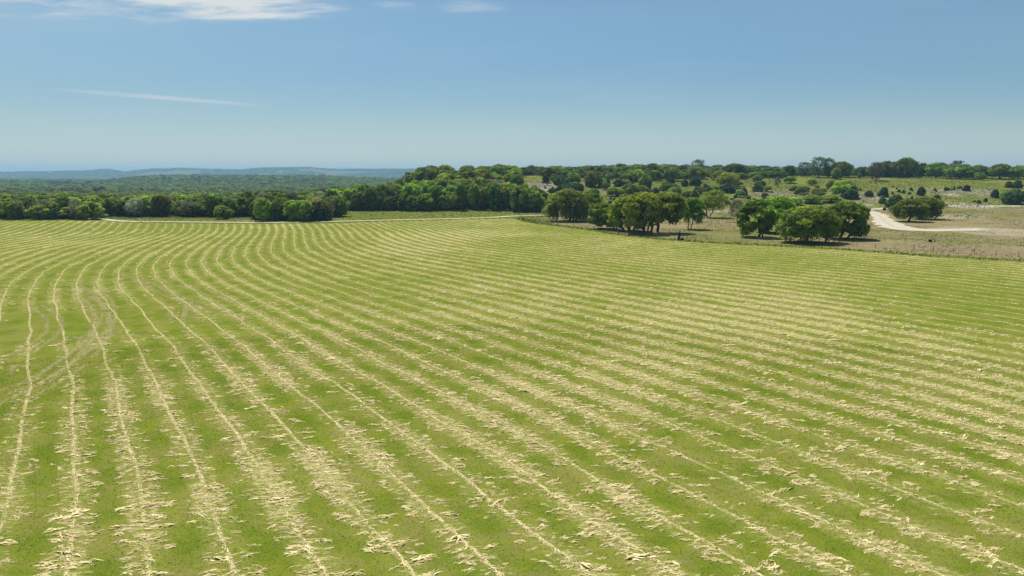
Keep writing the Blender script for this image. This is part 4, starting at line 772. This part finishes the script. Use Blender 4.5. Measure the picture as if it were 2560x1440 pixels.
def beside(px, py, marks):
    m = min(marks, key=lambda q: abs(px-q[0])+1.5*abs(py-q[1])); dx, dy = px-m[0], (py-m[1])*1.5
    return (('left of' if dx < 0 else 'right of') if abs(dx) > abs(dy) else ('above' if dy < 0 else 'below'))+' '+m[2]
HM = [(1350,468,'the big white scree'),(1400,470,'the gully junipers'),(1444,445,'the bright upper bush'),(1480,455,'the pale middle oak'),(1519,460,'the lone dark bush'),(1547,462,'the wide dark bush'),(1590,445,'the yellow-green oak'),(1614,465,'the grey-green low oak'),
 (1682,445,'the rounded pale oak'),(1742,440,'the broad light oak'),(1775,475,'the small grey scree'),(1820,462,'the bright yellow-green oak'),(1893,472,'the mixed green bush'),(1943,460,'the thin grey sapling'),(1890,498,'the white rock patch'),(1990,480,'the middle of the stony slope'),(2108,480,'the sprawling light oak'),
 (2040,460,'the meadow edge'),(2206,498,'the stacked junipers'),(2172,490,'the dark low bush'),(2303,480,'the juniper above the bank'),(2341,498,'the juniper by the paired oaks'),(2416,472,'the juniper above the scree band'),(2410,512,'the white bank'),(2487,490,'the right edge thicket'),(2530,468,'the two edge junipers'),(1650,485,'the tallest fence oak'),(1450,485,'the leftmost fence oak')]
RM = [(1218,430,'the round left skyline oak'),(1256,430,'the second left skyline oak'),(1327,425,'the grey leafless tree'),(1428,425,'the low dark skyline oak'),(1512,425,'the open slope skyline oak'),(1587,425,'the rounded dark oak'),(1630,425,'the pale skyline oak'),(1704,425,'the small dark oak'),(1743,425,'the airy grey tree'),(1785,425,'the flat dark oak'),
 (1838,425,'the dark domed oak'),(1905,425,'the long low oak'),(1972,425,'the gap oak'),(2010,430,'the grey airy tree'),(2045,430,'the tallest open tree'),(2103,430,'the broad grey-green tree'),(2150,430,'the low gap tree'),(2189,430,'the bare meadow tree'),(2235,430,'the biggest oak mass'),(2303,430,'the stepping oak'),(2340,430,'the light green wide oak'),(2400,430,'the dark wide oak'),(2450,430,'the edge wood oak'),(2500,430,'the grey-green edge oak'),(2548,430,'the oak cut by the frame')]
# ---- ridge-top trees that stand out against the sky: px, foot, width, height
RIDGE = [('grey',1327,432,30,22,'grey leafless tree on the skyline above the scree',(.9,.85,.9)),('oak',1428,430,70,19,'dark low oak on the skyline above the white scree',(.55,.75,.7)),('oak',1512,430,52,19,'dark oak on the skyline over the open slope',(.6,.8,.8)),('oak',1587,430,40,19,'dark rounded oak on the skyline left of the pale one',(.6,.8,.8)),
 ('oak',1630,432,34,28,'pale grey-green oak alone on the skyline',(1.3,1.4,1.4)),('grey',1743,432,44,36,'airy grey-green tree on the skyline left of the dark wood',(.75,.85,.8)),('oak',1704,432,26,22,'small dark oak on the skyline below the airy tree',(.6,.8,.8)),
 ('oak',1838,428,62,28,'dark domed oak on the skyline over the gully',(.55,.75,.6)),('oak',1785,428,40,18,'dark flat oak left of the domed one on the skyline',(.55,.75,.6)),('oak',1905,428,72,24,'dark low oak on the skyline right of the domed one',(.6,.78,.65)),('oak',1972,428,28,22,'small dark oak in the skyline gap',(.6,.8,.7)),
 ('grey',2010,434,42,36,'grey airy tree left of the tall open one',(.7,.75,.65)),('grey',2045,438,50,54,'tallest tree on the ridge, open crowned with bare gaps',(.5,.75,.4)),('grey',2072,438,40,52,'second tall open tree on the ridge',(.5,.75,.4)),('oak',2103,438,56,42,'broad grey-green tree right of the tall open trees',(.85,.95,.85)),
 ('oak',2150,438,30,26,'low dark tree filling the skyline gap',(.7,.9,.8)),('oak',2215,438,64,44,'left half of the biggest grey-green oak mass on the right ridge',(.95,1.0,.85)),('oak',2262,438,58,54,'high domed oak in the biggest mass on the right ridge',(.9,.95,.85)),('oak',2303,438,40,38,'oak stepping down right of the high domed oak',(1.0,1.1,.95)),
 ('oak',2340,440,62,42,'light green wide oak on the right ridge',(1.25,1.4,.95)),('grey',2390,440,50,46,'grey airy oak rising behind the light green one',(.65,.75,.6)),('oak',2400,442,72,38,'dark green wide oak on the right ridge',(.8,.95,.75)),('oak',2450,440,46,30,'oak between the dark one and the right edge wood',(.95,1.05,.9)),('oak',2500,442,60,40,'grey-green oak near the right edge of the skyline',(1.0,1.1,.95)),('oak',2548,442,50,36,'oak cut by the right edge of the skyline',(1.0,1.1,.95)),
 ('oak',1218,436,34,18,'dark round oak on the left skyline',(.55,.75,.7)),('oak',1256,436,40,20,'dark oak right of the round one on the left skyline',(.6,.8,.7))]
for k_, px, py, w, h, lb, tn in RIDGE: at_px(k_, px, py+5, w, (h+5)*(.84 if px > 1995 else 1), lb, 'tree', 'trees along the ridge skyline', tn, fall=535, dmax=540)
# ---- thicket of junipers along the ridge
rg = np.random.default_rng(61)
n_ = 0
while n_ < 110:
    px = rg.uniform(1180, 2640); d = rg.uniform(500, 600); 
    if px > 1800 and d < 528: continue
    a = az_of(px); x, y = math.tan(a)*d, d; z = float(height(x, y)); s = d/FPX
    w = rg.uniform(14, 34)*s; h = rg.uniform(12, 24)*s
    place('juniper', x, y, z, w, h, f'{"low" if h < 17*s else "taller"} {"narrow" if w < 24*s else "wide"} juniper in the ridge thicket, {beside(px, 430, RM)}', 'bush', 'juniper thicket along the ridge top', (rg.uniform(.8, 1.2), rg.uniform(.9, 1.35), 1)); n_ += 1
# ---- scattered bushes over the open hillside
n_ = 0; tries = 0
while n_ < 150 and tries < 4000:
    tries += 1; px = rg.uniform(1360, 2580); py = rg.uniform(447, 512)
    if fbm(np.array([px]), np.array([py*3]), 70, 2, 9)[0] < .46 or (px > 1950 and py < 468): continue
    if any(abs(px-q[0]) < q[2]*.6 and abs(py-q[1]) < 14 for q in OCC): continue
    big = rg.random() < .3 and px < 1800; w = rg.uniform(14, 26) if big else rg.uniform(4, 11)
    at_px('juniper' if w > 9 else 'shrub', px, py, w, w*rg.uniform(.6, 1.0), f'{"large" if w > 14 else "small" if w > 7 else "tiny"} dark bush on the slope, {beside(px, py, HM)}', 'bush', 'small bushes scattered over the hillside', (rg.uniform(.9, 1.6), rg.uniform(1.0, 1.7), 1), fall=480, dmax=540); n_ += 1
n_ = 0
while n_ < 74:
    px = rg.uniform(1372, 2150) if n_ < 60 else rg.uniform(1180, 1330); py = rg.uniform(436, 496) if px > 1400 else rg.uniform(436, 450)
    if (px > 1900 and py < 470 and rg.random() < .85) or 1300 < px < 1365: continue
    if any(abs(px-q[0]) < q[2]*.4 and abs(py-q[1]) < 8 for q in OCC): continue
    w = rg.uniform(16, 38)*(1.1 if px < 1800 else .8); k = rg.uniform(.75, 1.45)
    at_px('oak', px, py, w, w*rg.uniform(.55, .85), f'{"wide" if w > 30 else "small"} {"light" if k > 1.15 else "dark" if k < .95 else "mid"} green scrub oak on the slope, {beside(px, py, HM)}', 'tree', 'scrub oaks on the open hillside', (k, k*1.08, k*.85), fall=490, dmax=545); n_ += 1
for i in range(70):
    px = 1170+i*11.5+rg.uniform(-6, 6); d = rg.uniform(498, 540); a = az_of(px); x, y = math.tan(a)*d, d; s = d/FPX; w = rg.uniform(24, 44)*s; k = rg.uniform(.6, 1.0)
    place('oak', x, y, float(height(x, y))-.6, w, rg.uniform(13, 21)*s, f'{"broad" if w > 34*s else "narrow"} {"dark" if k < .8 else "green"} scrub oak on the ridge edge, {beside(px, 430, RM)}', 'tree', 'scrub oaks along the ridge edge', (k*.85, k, k*.85))
# junipers packed in the gully left of centre
for i in range(22):
    px = rg.uniform(1364, 1432); py = rg.uniform(446, 488)-(1400-px)*.1; 
    if px < 1392 and py > 460: px += 30
    w = rg.uniform(16, 30); h = rg.uniform(14, 22); at_px('juniper', px, py, w, h, f'{"wide" if w > 24 else "narrow"} {"tall" if h > 18 else "low"} dark juniper, {"upper" if py < 456 else "lower" if py > 472 else "middle"} {"left" if px < 1388 else "right" if px > 1410 else "centre"} of the band by the scree', 'bush', 'junipers right of the white scree', (rg.uniform(.8, 1.3), rg.uniform(1, 1.5), 1), dmax=540)

# ---- foothill wood (left end of the hill, up the slope)
def wood(n, pxr, dr, sizes, label, group, mixk, tintf, key2=None, cond=None, seed=1):
    rg = np.random.default_rng(seed); pts = []; t = 0
    while len(pts) < n and t < n*60:
        t += 1; px = rg.uniform(*pxr); d = math.sqrt(rg.uniform(dr[0]**2, dr[1]**2)); a = az_of(px); x, y = math.tan(a)*d, d
        if cond and not cond(px, d, x, y): continue
        if any((x-q[0])**2+(y-q[1])**2 < (sizes[0]*.62)**2 for q in pts): continue
        pts.append((x, y)); k_ = rg.choice(list(mixk), p=list(mixk.values())); w = rg.uniform(*sizes[:2]); h = rg.uniform(*sizes[2:])
        if k_ == 'juniper': w *= .75; h *= .7
        if k_ == 'grey': w *= 1.1
        lb = {'broad': 'green leafy', 'oak': 'olive green oak', 'juniper': 'dark juniper', 'grey': 'greyish thin-leaved'}[k_]
        tn = tintf(rg, k_); tone = 'shadowy' if tn[1] < .8 else 'deep' if tn[1] < 1.15 else 'mid' if tn[1] < 1.55 else 'bright'; tall = 'tall' if h > sizes[2]+.62*(sizes[3]-sizes[2]) else 'low' if h < sizes[2]+.3*(sizes[3]-sizes[2]) else 'medium'
        q5 = ['far left in', 'left part of', 'centre of', 'right part of', 'far right in'][min(4, int(5*(px-pxr[0])/(pxr[1]-pxr[0])))]; dq = (d-dr[0])/(dr[1]-dr[0]); row = 'front row' if dq < .4 else 'second row' if dq < .75 else 'back row'
        place(k_, x, y, float(height(x, y)), w, h, f'{tall} {tone} {lb} tree, {q5} the {row} {label}', 'tree', group, tn)
    print(group, len(pts)); return pts
def tf(rg, k_):
    b = rg.choice([.62, .95, 1.3, 1.6], p=[.22, .3, .28, .20]); return (b*rg.uniform(.85, 1.15), b*rg.uniform(.95, 1.1), b*rg.uniform(.75, 1.1))
P1 = wood(120, (815, 1350), (325, 352), (5.5, 10.5, 6.5, 12.5), 'of the foothill wood', 'foothill wood', {'broad': .62, 'oak': .20, 'juniper': .10, 'grey': .08}, tf, seed=2,
     cond=lambda px, d, x, y: d > 330 or px > 1000)
P2 = wood(110, (1020, 1345), (352, 425), (6, 9, 6, 9.5), 'up the left hillside', 'left hillside wood', {'broad': .45, 'oak': .38, 'juniper': .12, 'grey': .05}, tf, seed=3,
     cond=lambda px, d, x, y: d < 352+(1345-px)*.30 and not (1010 < px < 1070 and d > 385))
P3 = wood(46, (1150, 1330), (425, 500), (5, 9, 4, 7.5), 'below the left skyline', 'upper left hillside wood', {'broad': .25, 'oak': .5, 'juniper': .25}, tf, seed=4, cond=lambda px, d, x, y: px < 1300 and rg.random() < .8)
# ---- the clump in front, by the white road
P4 = wood(34, (640, 822), (258, 282), (6, 9, 6.5, 9), 'of the roadside clump', 'clump by the white road', {'broad': .62, 'grey': .2, 'juniper': .18}, tf, seed=5, cond=lambda px, d, x, y: d < 262+(822-px)*.5)
# ---- left wood along the far edge of the field
P5 = wood(150, (-160, 640), (264, 312), (5.5, 10.5, 4.5, 9), 'of the left wood', 'left wood edge', {'broad': .54, 'oak': .18, 'juniper': .08, 'grey': .20}, tf, seed=6,
     cond=lambda px, d, x, y: d > (266 if px < 235 else 284) and not (226 < px < 262 and d < 285) and off_road(np.array([x]), np.array([y]))[0])
P6 = wood(50, (560, 850), (282, 330), (6, 9.5, 7, 10), 'behind the roadside clump', 'wood behind the clump', {'broad': .5, 'juniper': .2, 'grey': .3}, tf, seed=7)
print('placed', COUNT)

# ---- everything beyond reads as one forest: instances of the same crowns on points
def gn_forest(name, pts, src, label):
    P = np.array([q[:3] for q in pts], np.float32); me = bpy.data.meshes.new(name); me.vertices.add(len(P)); me.vertices.foreach_set('co', P.ravel())
    for an, typ, data in (('sc', 'FLOAT_VECTOR', [q[3] for q in pts]), ('rz', 'FLOAT_VECTOR', [(0, 0, q[4]) for q in pts]), ('ix', 'INT', [q[5] for q in pts])):
        at = me.attributes.new(an, typ, 'POINT'); at.data.foreach_set('vector' if typ == 'FLOAT_VECTOR' else 'value', np.array(data, np.float32 if typ != 'INT' else np.int32).ravel())
    o = bpy.data.objects.new(name, me); col.objects.link(o); ng = bpy.data.node_groups.new(name, 'GeometryNodeTree')
    ng.interface.new_socket('Geometry', in_out='INPUT', socket_type='NodeSocketGeometry'); ng.interface.new_socket('Geometry', in_out='OUTPUT', socket_type='NodeSocketGeometry')
    N = ng.nodes; L = ng.links; gi = N.new('NodeGroupInput'); go = N.new('NodeGroupOutput'); mp = N.new('GeometryNodeMeshToPoints'); L.new(gi.outputs[0], mp.inputs[0])
    jn = N.new('GeometryNodeJoinGeometry')
    for s in reversed(src):
        oi = N.new('GeometryNodeObjectInfo'); oi.inputs['Object'].default_value = s; oi.inputs['As Instance'].default_value = True; L.new(oi.outputs['Geometry'], jn.inputs[0])
    ip = N.new('GeometryNodeInstanceOnPoints'); L.new(mp.outputs[0], ip.inputs['Points']); L.new(jn.outputs[0], ip.inputs['Instance']); ip.inputs['Pick Instance'].default_value = True
    def na(nm, t):
        n = N.new('GeometryNodeInputNamedAttribute'); n.data_type = t; n.inputs['Name'].default_value = nm; return [q for q in n.outputs if q.enabled][0]
    L.new(na('ix', 'INT'), ip.inputs['Instance Index']); L.new(na('rz', 'FLOAT_VECTOR'), ip.inputs['Rotation']); L.new(na('sc', 'FLOAT_VECTOR'), ip.inputs['Scale']); L.new(ip.outputs[0], go.inputs[0])
    md = o.modifiers.new('instances', 'NODES'); md.node_group = ng; tag(o, label, 'forest', kind='stuff'); return o
def crown_of(key, i): return [c for c in CH.get(PROTO[key][i][0].name, PROTO[key][i][0].children) if c.name.startswith('crown')][0]
SRC = [('broad', 0), ('broad', 1), ('broad', 2), ('broad', 3), ('oak', 0), ('oak', 1), ('juniper', 0), ('grey', 0)]
src = [crown_of(*q) for q in SRC]; DIM = [(PROTO[k][i][1], PROTO[k][i][2]) for k, i in SRC]
rg = np.random.default_rng(91); pts = []
def scatter(r0, r1, sp, a0, a1, w, h, cond, weights):
    n = int(abs(az_of(a1)-az_of(a0))/2*(r1*r1-r0*r0)/(sp*sp)); x, y = wedge_points(n, r0, r1, rg, a0, a1)
    k = cond(x, y); x, y = x[k], y[k]; z = height(x, y); ci = rg.choice(8, len(x), p=weights); bigp = .8+.5*vnoise(x, y, 60, 4)
    for i in range(len(x)):
        W_ = rg.uniform(*w)*bigp[i]/DIM[ci[i]][0]; H_ = rg.uniform(*h)*bigp[i]/DIM[ci[i]][1]; pts.append((x[i], y[i], z[i]-.3, (W_, W_, H_), rg.uniform(0, 6.28), int(ci[i])))
wt = [.13, .13, .13, .11, .12, .12, .16, .10]
edgeL = lambda x, y: (sfield(x, y) < -14)
scatter(296, 420, 6.0, -900, 640, (6.5, 10.5), (6, 9), edgeL, wt)
scatter(330, 420, 6.0, 640, 1000, (6.5, 10), (7.5, 11), lambda x, y: y > 352, wt)
scatter(420, 1000, 7.2, -1200, 1090, (7, 11), (6, 10), lambda x, y: vnoise(x, y, 45, 7) > .12, wt)
scatter(1000, 1750, 10.0, -1300, 1120, (9, 15), (8, 13), lambda x, y: vnoise(x, y, 80, 8) > .18, [.2, .2, .15, .15, .12, .1, .04, .04])
scatter(1750, 3300, 13.5, -1300, 1120, (11, 18), (8, 12), lambda x, y: fbm(x, y, 200, 3, 9) > .28, wt)
scatter(3300, 5200, 24, -1300, 1120, (16, 30), (7, 10), lambda x, y: fbm(x, y, 300, 4, 19) > .38, wt)
scatter(5200, 7600, 30, -1300, 1140, (20, 36), (8, 13), lambda x, y: fbm(x, y, 260, 4, 44) < .60, wt)
scatter(548, 660, 9, 1290, 2760, (7, 12), (5, 8), lambda x, y: vnoise(x, y, 30, 77) > .1, [.05, .05, .05, .05, .35, .30, .10, .05])
print('forest', len(pts))
gn_forest('forest', pts, src, 'dense mixed forest filling the valley out to the blue hills')

# ------------------------------------------------------------------ fences
m_s, T, p = new_mat('weathered_steel'); p.inputs['Base Color'].default_value = (.16, .14, .12, 1); p.inputs['Metallic'].default_value = .3; p.inputs['Roughness'].default_value = .6
m_w, T, p = new_mat('old_wood'); P = T.node('ShaderNodeTexCoord').outputs['Object']; T.l.new(T.mix(T.ss(T.noise(T.scalev(P, (9, 9, 2)), 2, 3), .3, .7), (.12, .10, .08), (.30, .26, .21)), p.inputs['Base Color'])
def cyl(p0, p1, r0, r1=None, k=6):
    return tube([([p0, (np.array(p0)+np.array(p1))/2, p1], [r0, r1 if r1 is not None else r0])])
def fence(line, sp, h, label, group=None, wires=5, wood_every=8, nmax=99, rp=.045):
    c = np.array(line, float); ln = np.r_[0, np.cumsum(np.hypot(*np.diff(c, axis=0).T))]; n = min(nmax, int(ln[-1]/sp)+1); s = np.arange(n)*sp
    x = np.interp(s, ln, c[:, 0]); y = np.interp(s, ln, c[:, 1]); z = height(x, y); e = bpy.data.objects.new('wire_fence', None); col.objects.link(e); e.location = (x[0], y[0], z[0]); tag(e, label, 'fence', group)
    x, y, z = x-x[0], y-y[0], z-z[0]; rg = np.random.default_rng(int(len(label)))
    V, F = cyl((0, 0, -.3), (0, 0, h), rp); st = mesh_obj('steel_post', V, F, m_s, e); V, F = cyl((0, 0, -.3), (0, 0, h*1.1), .085, .075); wd = mesh_obj('wooden_post', V, F, m_w, e)
    for i in range(n):
        src_ = wd if i % wood_every == 0 else st; o = src_ if i in (0, 1) else src_.copy()
        if i > 1: col.objects.link(o); o.parent = e
        o.location = (x[i], y[i], z[i]); o.rotation_euler = (rg.normal(0, .03), rg.normal(0, .03), 0)
    W_ = []
    for k in range(wires):
        q = np.stack([x, y, z+h*(.18+.8*k/(wires-1))], -1); W_.append((q, [.012, .012]))
    V, F = tube(W_); mesh_obj('wire', V, F, m_s, e); return e
fence(FENCE, 4.0, 1.28, 'long wire fence with thin steel posts between the mown field and the pasture', rp=.05)
fence([flat(*q) for q in [(2262,529),(2330,533),(2425,535),(2560,534),(2700,533)]], 4.9, 1.35, 'wire fence beyond the pasture below the white road at right')
fence([flat(*q) for q in [(1297,537),(1300,541),(1310,545),(1350,557)]], 4.0, 1.3, 'short wire fence at the bend of the white road behind the field')
# old dead trunk propped by the fence, with a dark stone at its foot
x, y, z, d = hit(1697, 600); e = bpy.data.objects.new('broken_trunk', None); col.objects.link(e); e.location = (x, y, z); tag(e, 'broken dark dead trunk leaning upright at the fence, pale wood at its top', 'dead trunk')
rg = np.random.default_rng(3)
V, F = tube([([(-.12, 0, -.2), (-.02, 0, 1.0), (.14, 0, 2.0), (.22, 0, 2.55)], [.30, .16]), ([(.18, .15, -.2), (.20, .1, 1.0), (.30, .05, 2.2)], [.22, .10]), ([(-.5, 0, .02), (-.1, 0, .18), (.6, -.1, .12)], [.12, .2])]); dk, T, p = new_mat('charred_wood'); p.inputs['Base Color'].default_value = (.028, .030, .022, 1); mesh_obj('trunk', V, F, dk, e, smooth_=True)
V, F = tube([([(.10, -.02, 2.1), (.20, 0, 2.6), (.32, 0, 2.95)], [.15, .05])]); pw, T, p = new_mat('split_wood'); p.inputs['Base Color'].default_value = (.62, .62, .34, 1); mesh_obj('split_top', V, F, pw, e, smooth_=True)
V, F = tube([([(.5, -.1, -.1), (.75, -.1, .25), (.95, -.1, .45), (1.15, -.1, .2), (1.25, -.1, -.1)], [.25, .3])]); mesh_obj('root_lump', V, F, dk, e, smooth_=True)
# black feed tub and the rusty post beside it
def box_mesh(name, s, mat, parent=None, taper=1., bevel=.02, loc=(0, 0, 0)):
    import bmesh
    b = bmesh.new(); bmesh.ops.create_cube(b, size=1.0)
    for v_ in b.verts: k = taper if v_.co.z < 0 else 1; v_.co = Vector((v_.co.x*s[0]*k, v_.co.y*s[1]*k, (v_.co.z+.5)*s[2]))
    if bevel: bmesh.ops.bevel(b, geom=list(b.edges), offset=bevel, segments=1, affect='EDGES')
    me = bpy.data.meshes.new(name); b.to_mesh(me); b.free(); me.materials.append(mat); o = bpy.data.objects.new(name, me); col.objects.link(o); o.parent = parent; o.location = loc; return o
bk, T, p = new_mat('black_plastic'); p.inputs['Base Color'].default_value = (.006, .006, .007, 1); p.inputs['Roughness'].default_value = .5
x, y, z, d = hit(2325.5, 605.5); e = bpy.data.objects.new('feed_tub', None); col.objects.link(e); e.location = (x, y, z); tag(e, 'black square feed tub standing on the open pasture', 'feed tub')
box_mesh('tub', (.72, .6, .58), bk, e, .88, .05); box_mesh('rim', (.80, .68, .07), bk, e, 1, .02, (0, 0, .56))
rs_, T, p = new_mat('rust'); p.inputs['Base Color'].default_value = (.11, .055, .03, 1)
x, y, z, d = hit(2336.5, 605); e = bpy.data.objects.new('rusty_post', None); col.objects.link(e); e.location = (x, y, z); tag(e, 'short rusty brown post with a wide foot right of the black tub', 'post')
V, F = cyl((0, 0, -.2), (-.04, 0, .95), .09, .06); mesh_obj('post', V, F, rs_, e); box_mesh('foot', (.34, .30, .22), rs_, e, 1, .03)
# pale pipe gate where the white road goes into the trees
pg, T, p = new_mat('galvanised_pipe'); p.inputs['Base Color'].default_value = (.62, .62, .58, 1); p.inputs['Roughness'].default_value = .45
x0, y0 = flat(246, 546.5); ng_ = math.hypot(x0, y0); tx, ty = y0/ng_, -x0/ng_
e = bpy.data.objects.new('pipe_gate', None); col.objects.link(e); gx, gy = x0+x0/ng_*9, y0+y0/ng_*9; e.location = (gx, gy, float(height(gx, gy))); tag(e, 'pale low pipe gate where the white road enters the left wood', 'gate')
q = lambda t, zz: (tx*t, ty*t, zz)
for a_, b_, zz in ((0, 3.6, 1.15), (0, 3.6, .75), (0, 3.6, .35)): V, F = cyl(q(a_, zz), q(b_, zz), .09); mesh_obj('rail', V, F, pg, e)
for t_ in (0, 1.8, 3.6): V, F = cyl(q(t_, -.2), q(t_, 1.3), .08); mesh_obj('upright', V, F, pg, e)
# fallen dead limb in the bush on the bank
x, y, z, d = hit(2150, 520); e = bpy.data.objects.new('dead_snag', None); col.objects.link(e); e.location = (x, y, z); tag(e, 'crooked dead snag rising from a bush on the bank', 'dead tree')
V, F = tube([([(-.8, 0, 0), (.3, 0, 1.4), (1.3, 0, 3.0), (1.2, 0, 4.0)], [.22, .06]), ([(.3, 0, 1.4), (-.6, 0, 2.3)], [.12, .03]), ([(1.1, 0, 2.6), (2.1, 0, 3.2)], [.1, .03])]); mesh_obj('trunk', V, F, M_BARK, e, smooth_=True)
at_px('juniper', 2149, 521, 22, 14, 'light green bush with the dead snag rising out of it', 'bush', None, (1.5, 1.8, 1.1))

# ------------------------------------------------------------------ far houses on the hills
hw, T, p = new_mat('white_wall'); p.inputs['Base Color'].default_value = (.80, .79, .76, 1)
hr, T, p = new_mat('pale_roof'); p.inputs['Base Color'].default_value = (.78, .79, .80, 1); p.inputs['Roughness'].default_value = .35
hg, T, p = new_mat('dark_glass'); p.inputs['Base Color'].default_value = (.03, .04, .05, 1); p.inputs['Roughness'].default_value = .1
def house(px, py, w, h, dep, label, d_):
    a = az_of(px); x, y = math.tan(a)*d_, d_; z = max(float(height(x, y))+1.0, zof(px, py, math.hypot(x, y))); e = bpy.data.objects.new('house', None); col.objects.link(e); e.location = (x, y, z); e.rotation_euler = (0, 0, -a); tag(e, label, 'house')
    b_ = box_mesh('wall', (w, dep, h), hw, e, 1, 0); zb = float(height(x, y)); 
    f_ = box_mesh('foundation', (w*.96, dep*.96, max(z-zb, .5)+3), hw, e, 1, 0, (0, 0, -max(z-zb, .5)-3))
    V = np.array([(-w/2-1, -dep/2-1, h+.02), (w/2+1, -dep/2-1, h+.02), (w/2+1, dep/2+1, h+.02), (-w/2-1, dep/2+1, h+.02), (-w/2-1, 0, h+dep*.28), (w/2+1, 0, h+dep*.28)])
    me = bpy.data.meshes.new('roof'); me.from_pydata(V.tolist(), [], [(0, 1, 5, 4), (2, 3, 4, 5), (1, 2, 5), (3, 0, 4), (3, 2, 1, 0)]); me.materials.append(hr); o = bpy.data.objects.new('roof', me); col.objects.link(o); o.parent = e
    for k in (-.3, 0, .3): box_mesh('window', (w*.12, .2, h*.4), hg, e, 1, 0, (w*k, -dep/2-.12, h*.35))
house(418, 426, 30, 7, 16, 'long white house on the crest of the far blue hill', 6750)
house(604, 433.5, 12, 7, 10, 'small white house on the far hillside in a clearing', 6300)
house(124, 434.5, 20, 6, 12, 'pale house on the low hill at the far left', 6380)
house(968, 460, 14, 5, 9, 'pale roofed house in the far valley left of the near hill', 3300)

# ------------------------------------------------------------------ the air
import bmesh
b = bmesh.new(); bmesh.ops.create_cube(b, size=1.0)
zlo, zhi = float(HG.min())-1.5, max(float(HG.max())+16, 60)
for v_ in b.verts: v_.co = Vector((v_.co.x*21000, v_.co.y*21000, zlo if v_.co.z < 0 else zhi))
me = bpy.data.meshes.new('haze'); b.to_mesh(me); b.free(); hz = bpy.data.objects.new('haze', me); col.objects.link(hz); hz['kind'] = 'stuff'
hm_ = bpy.data.materials.new('haze'); hm_.use_nodes = True; T = NT(hm_.node_tree); T.n.clear(); pv = T.node('ShaderNodeVolumePrincipled'); pv.inputs['Color'].default_value = (.34, .60, .83, 1); pv.inputs['Density'].default_value = 1.35e-4
pv.inputs['Anisotropy'].default_value = .2
oo = T.node('ShaderNodeOutputMaterial'); T.l.new(pv.outputs[0], oo.inputs['Volume']); me.materials.append(hm_)
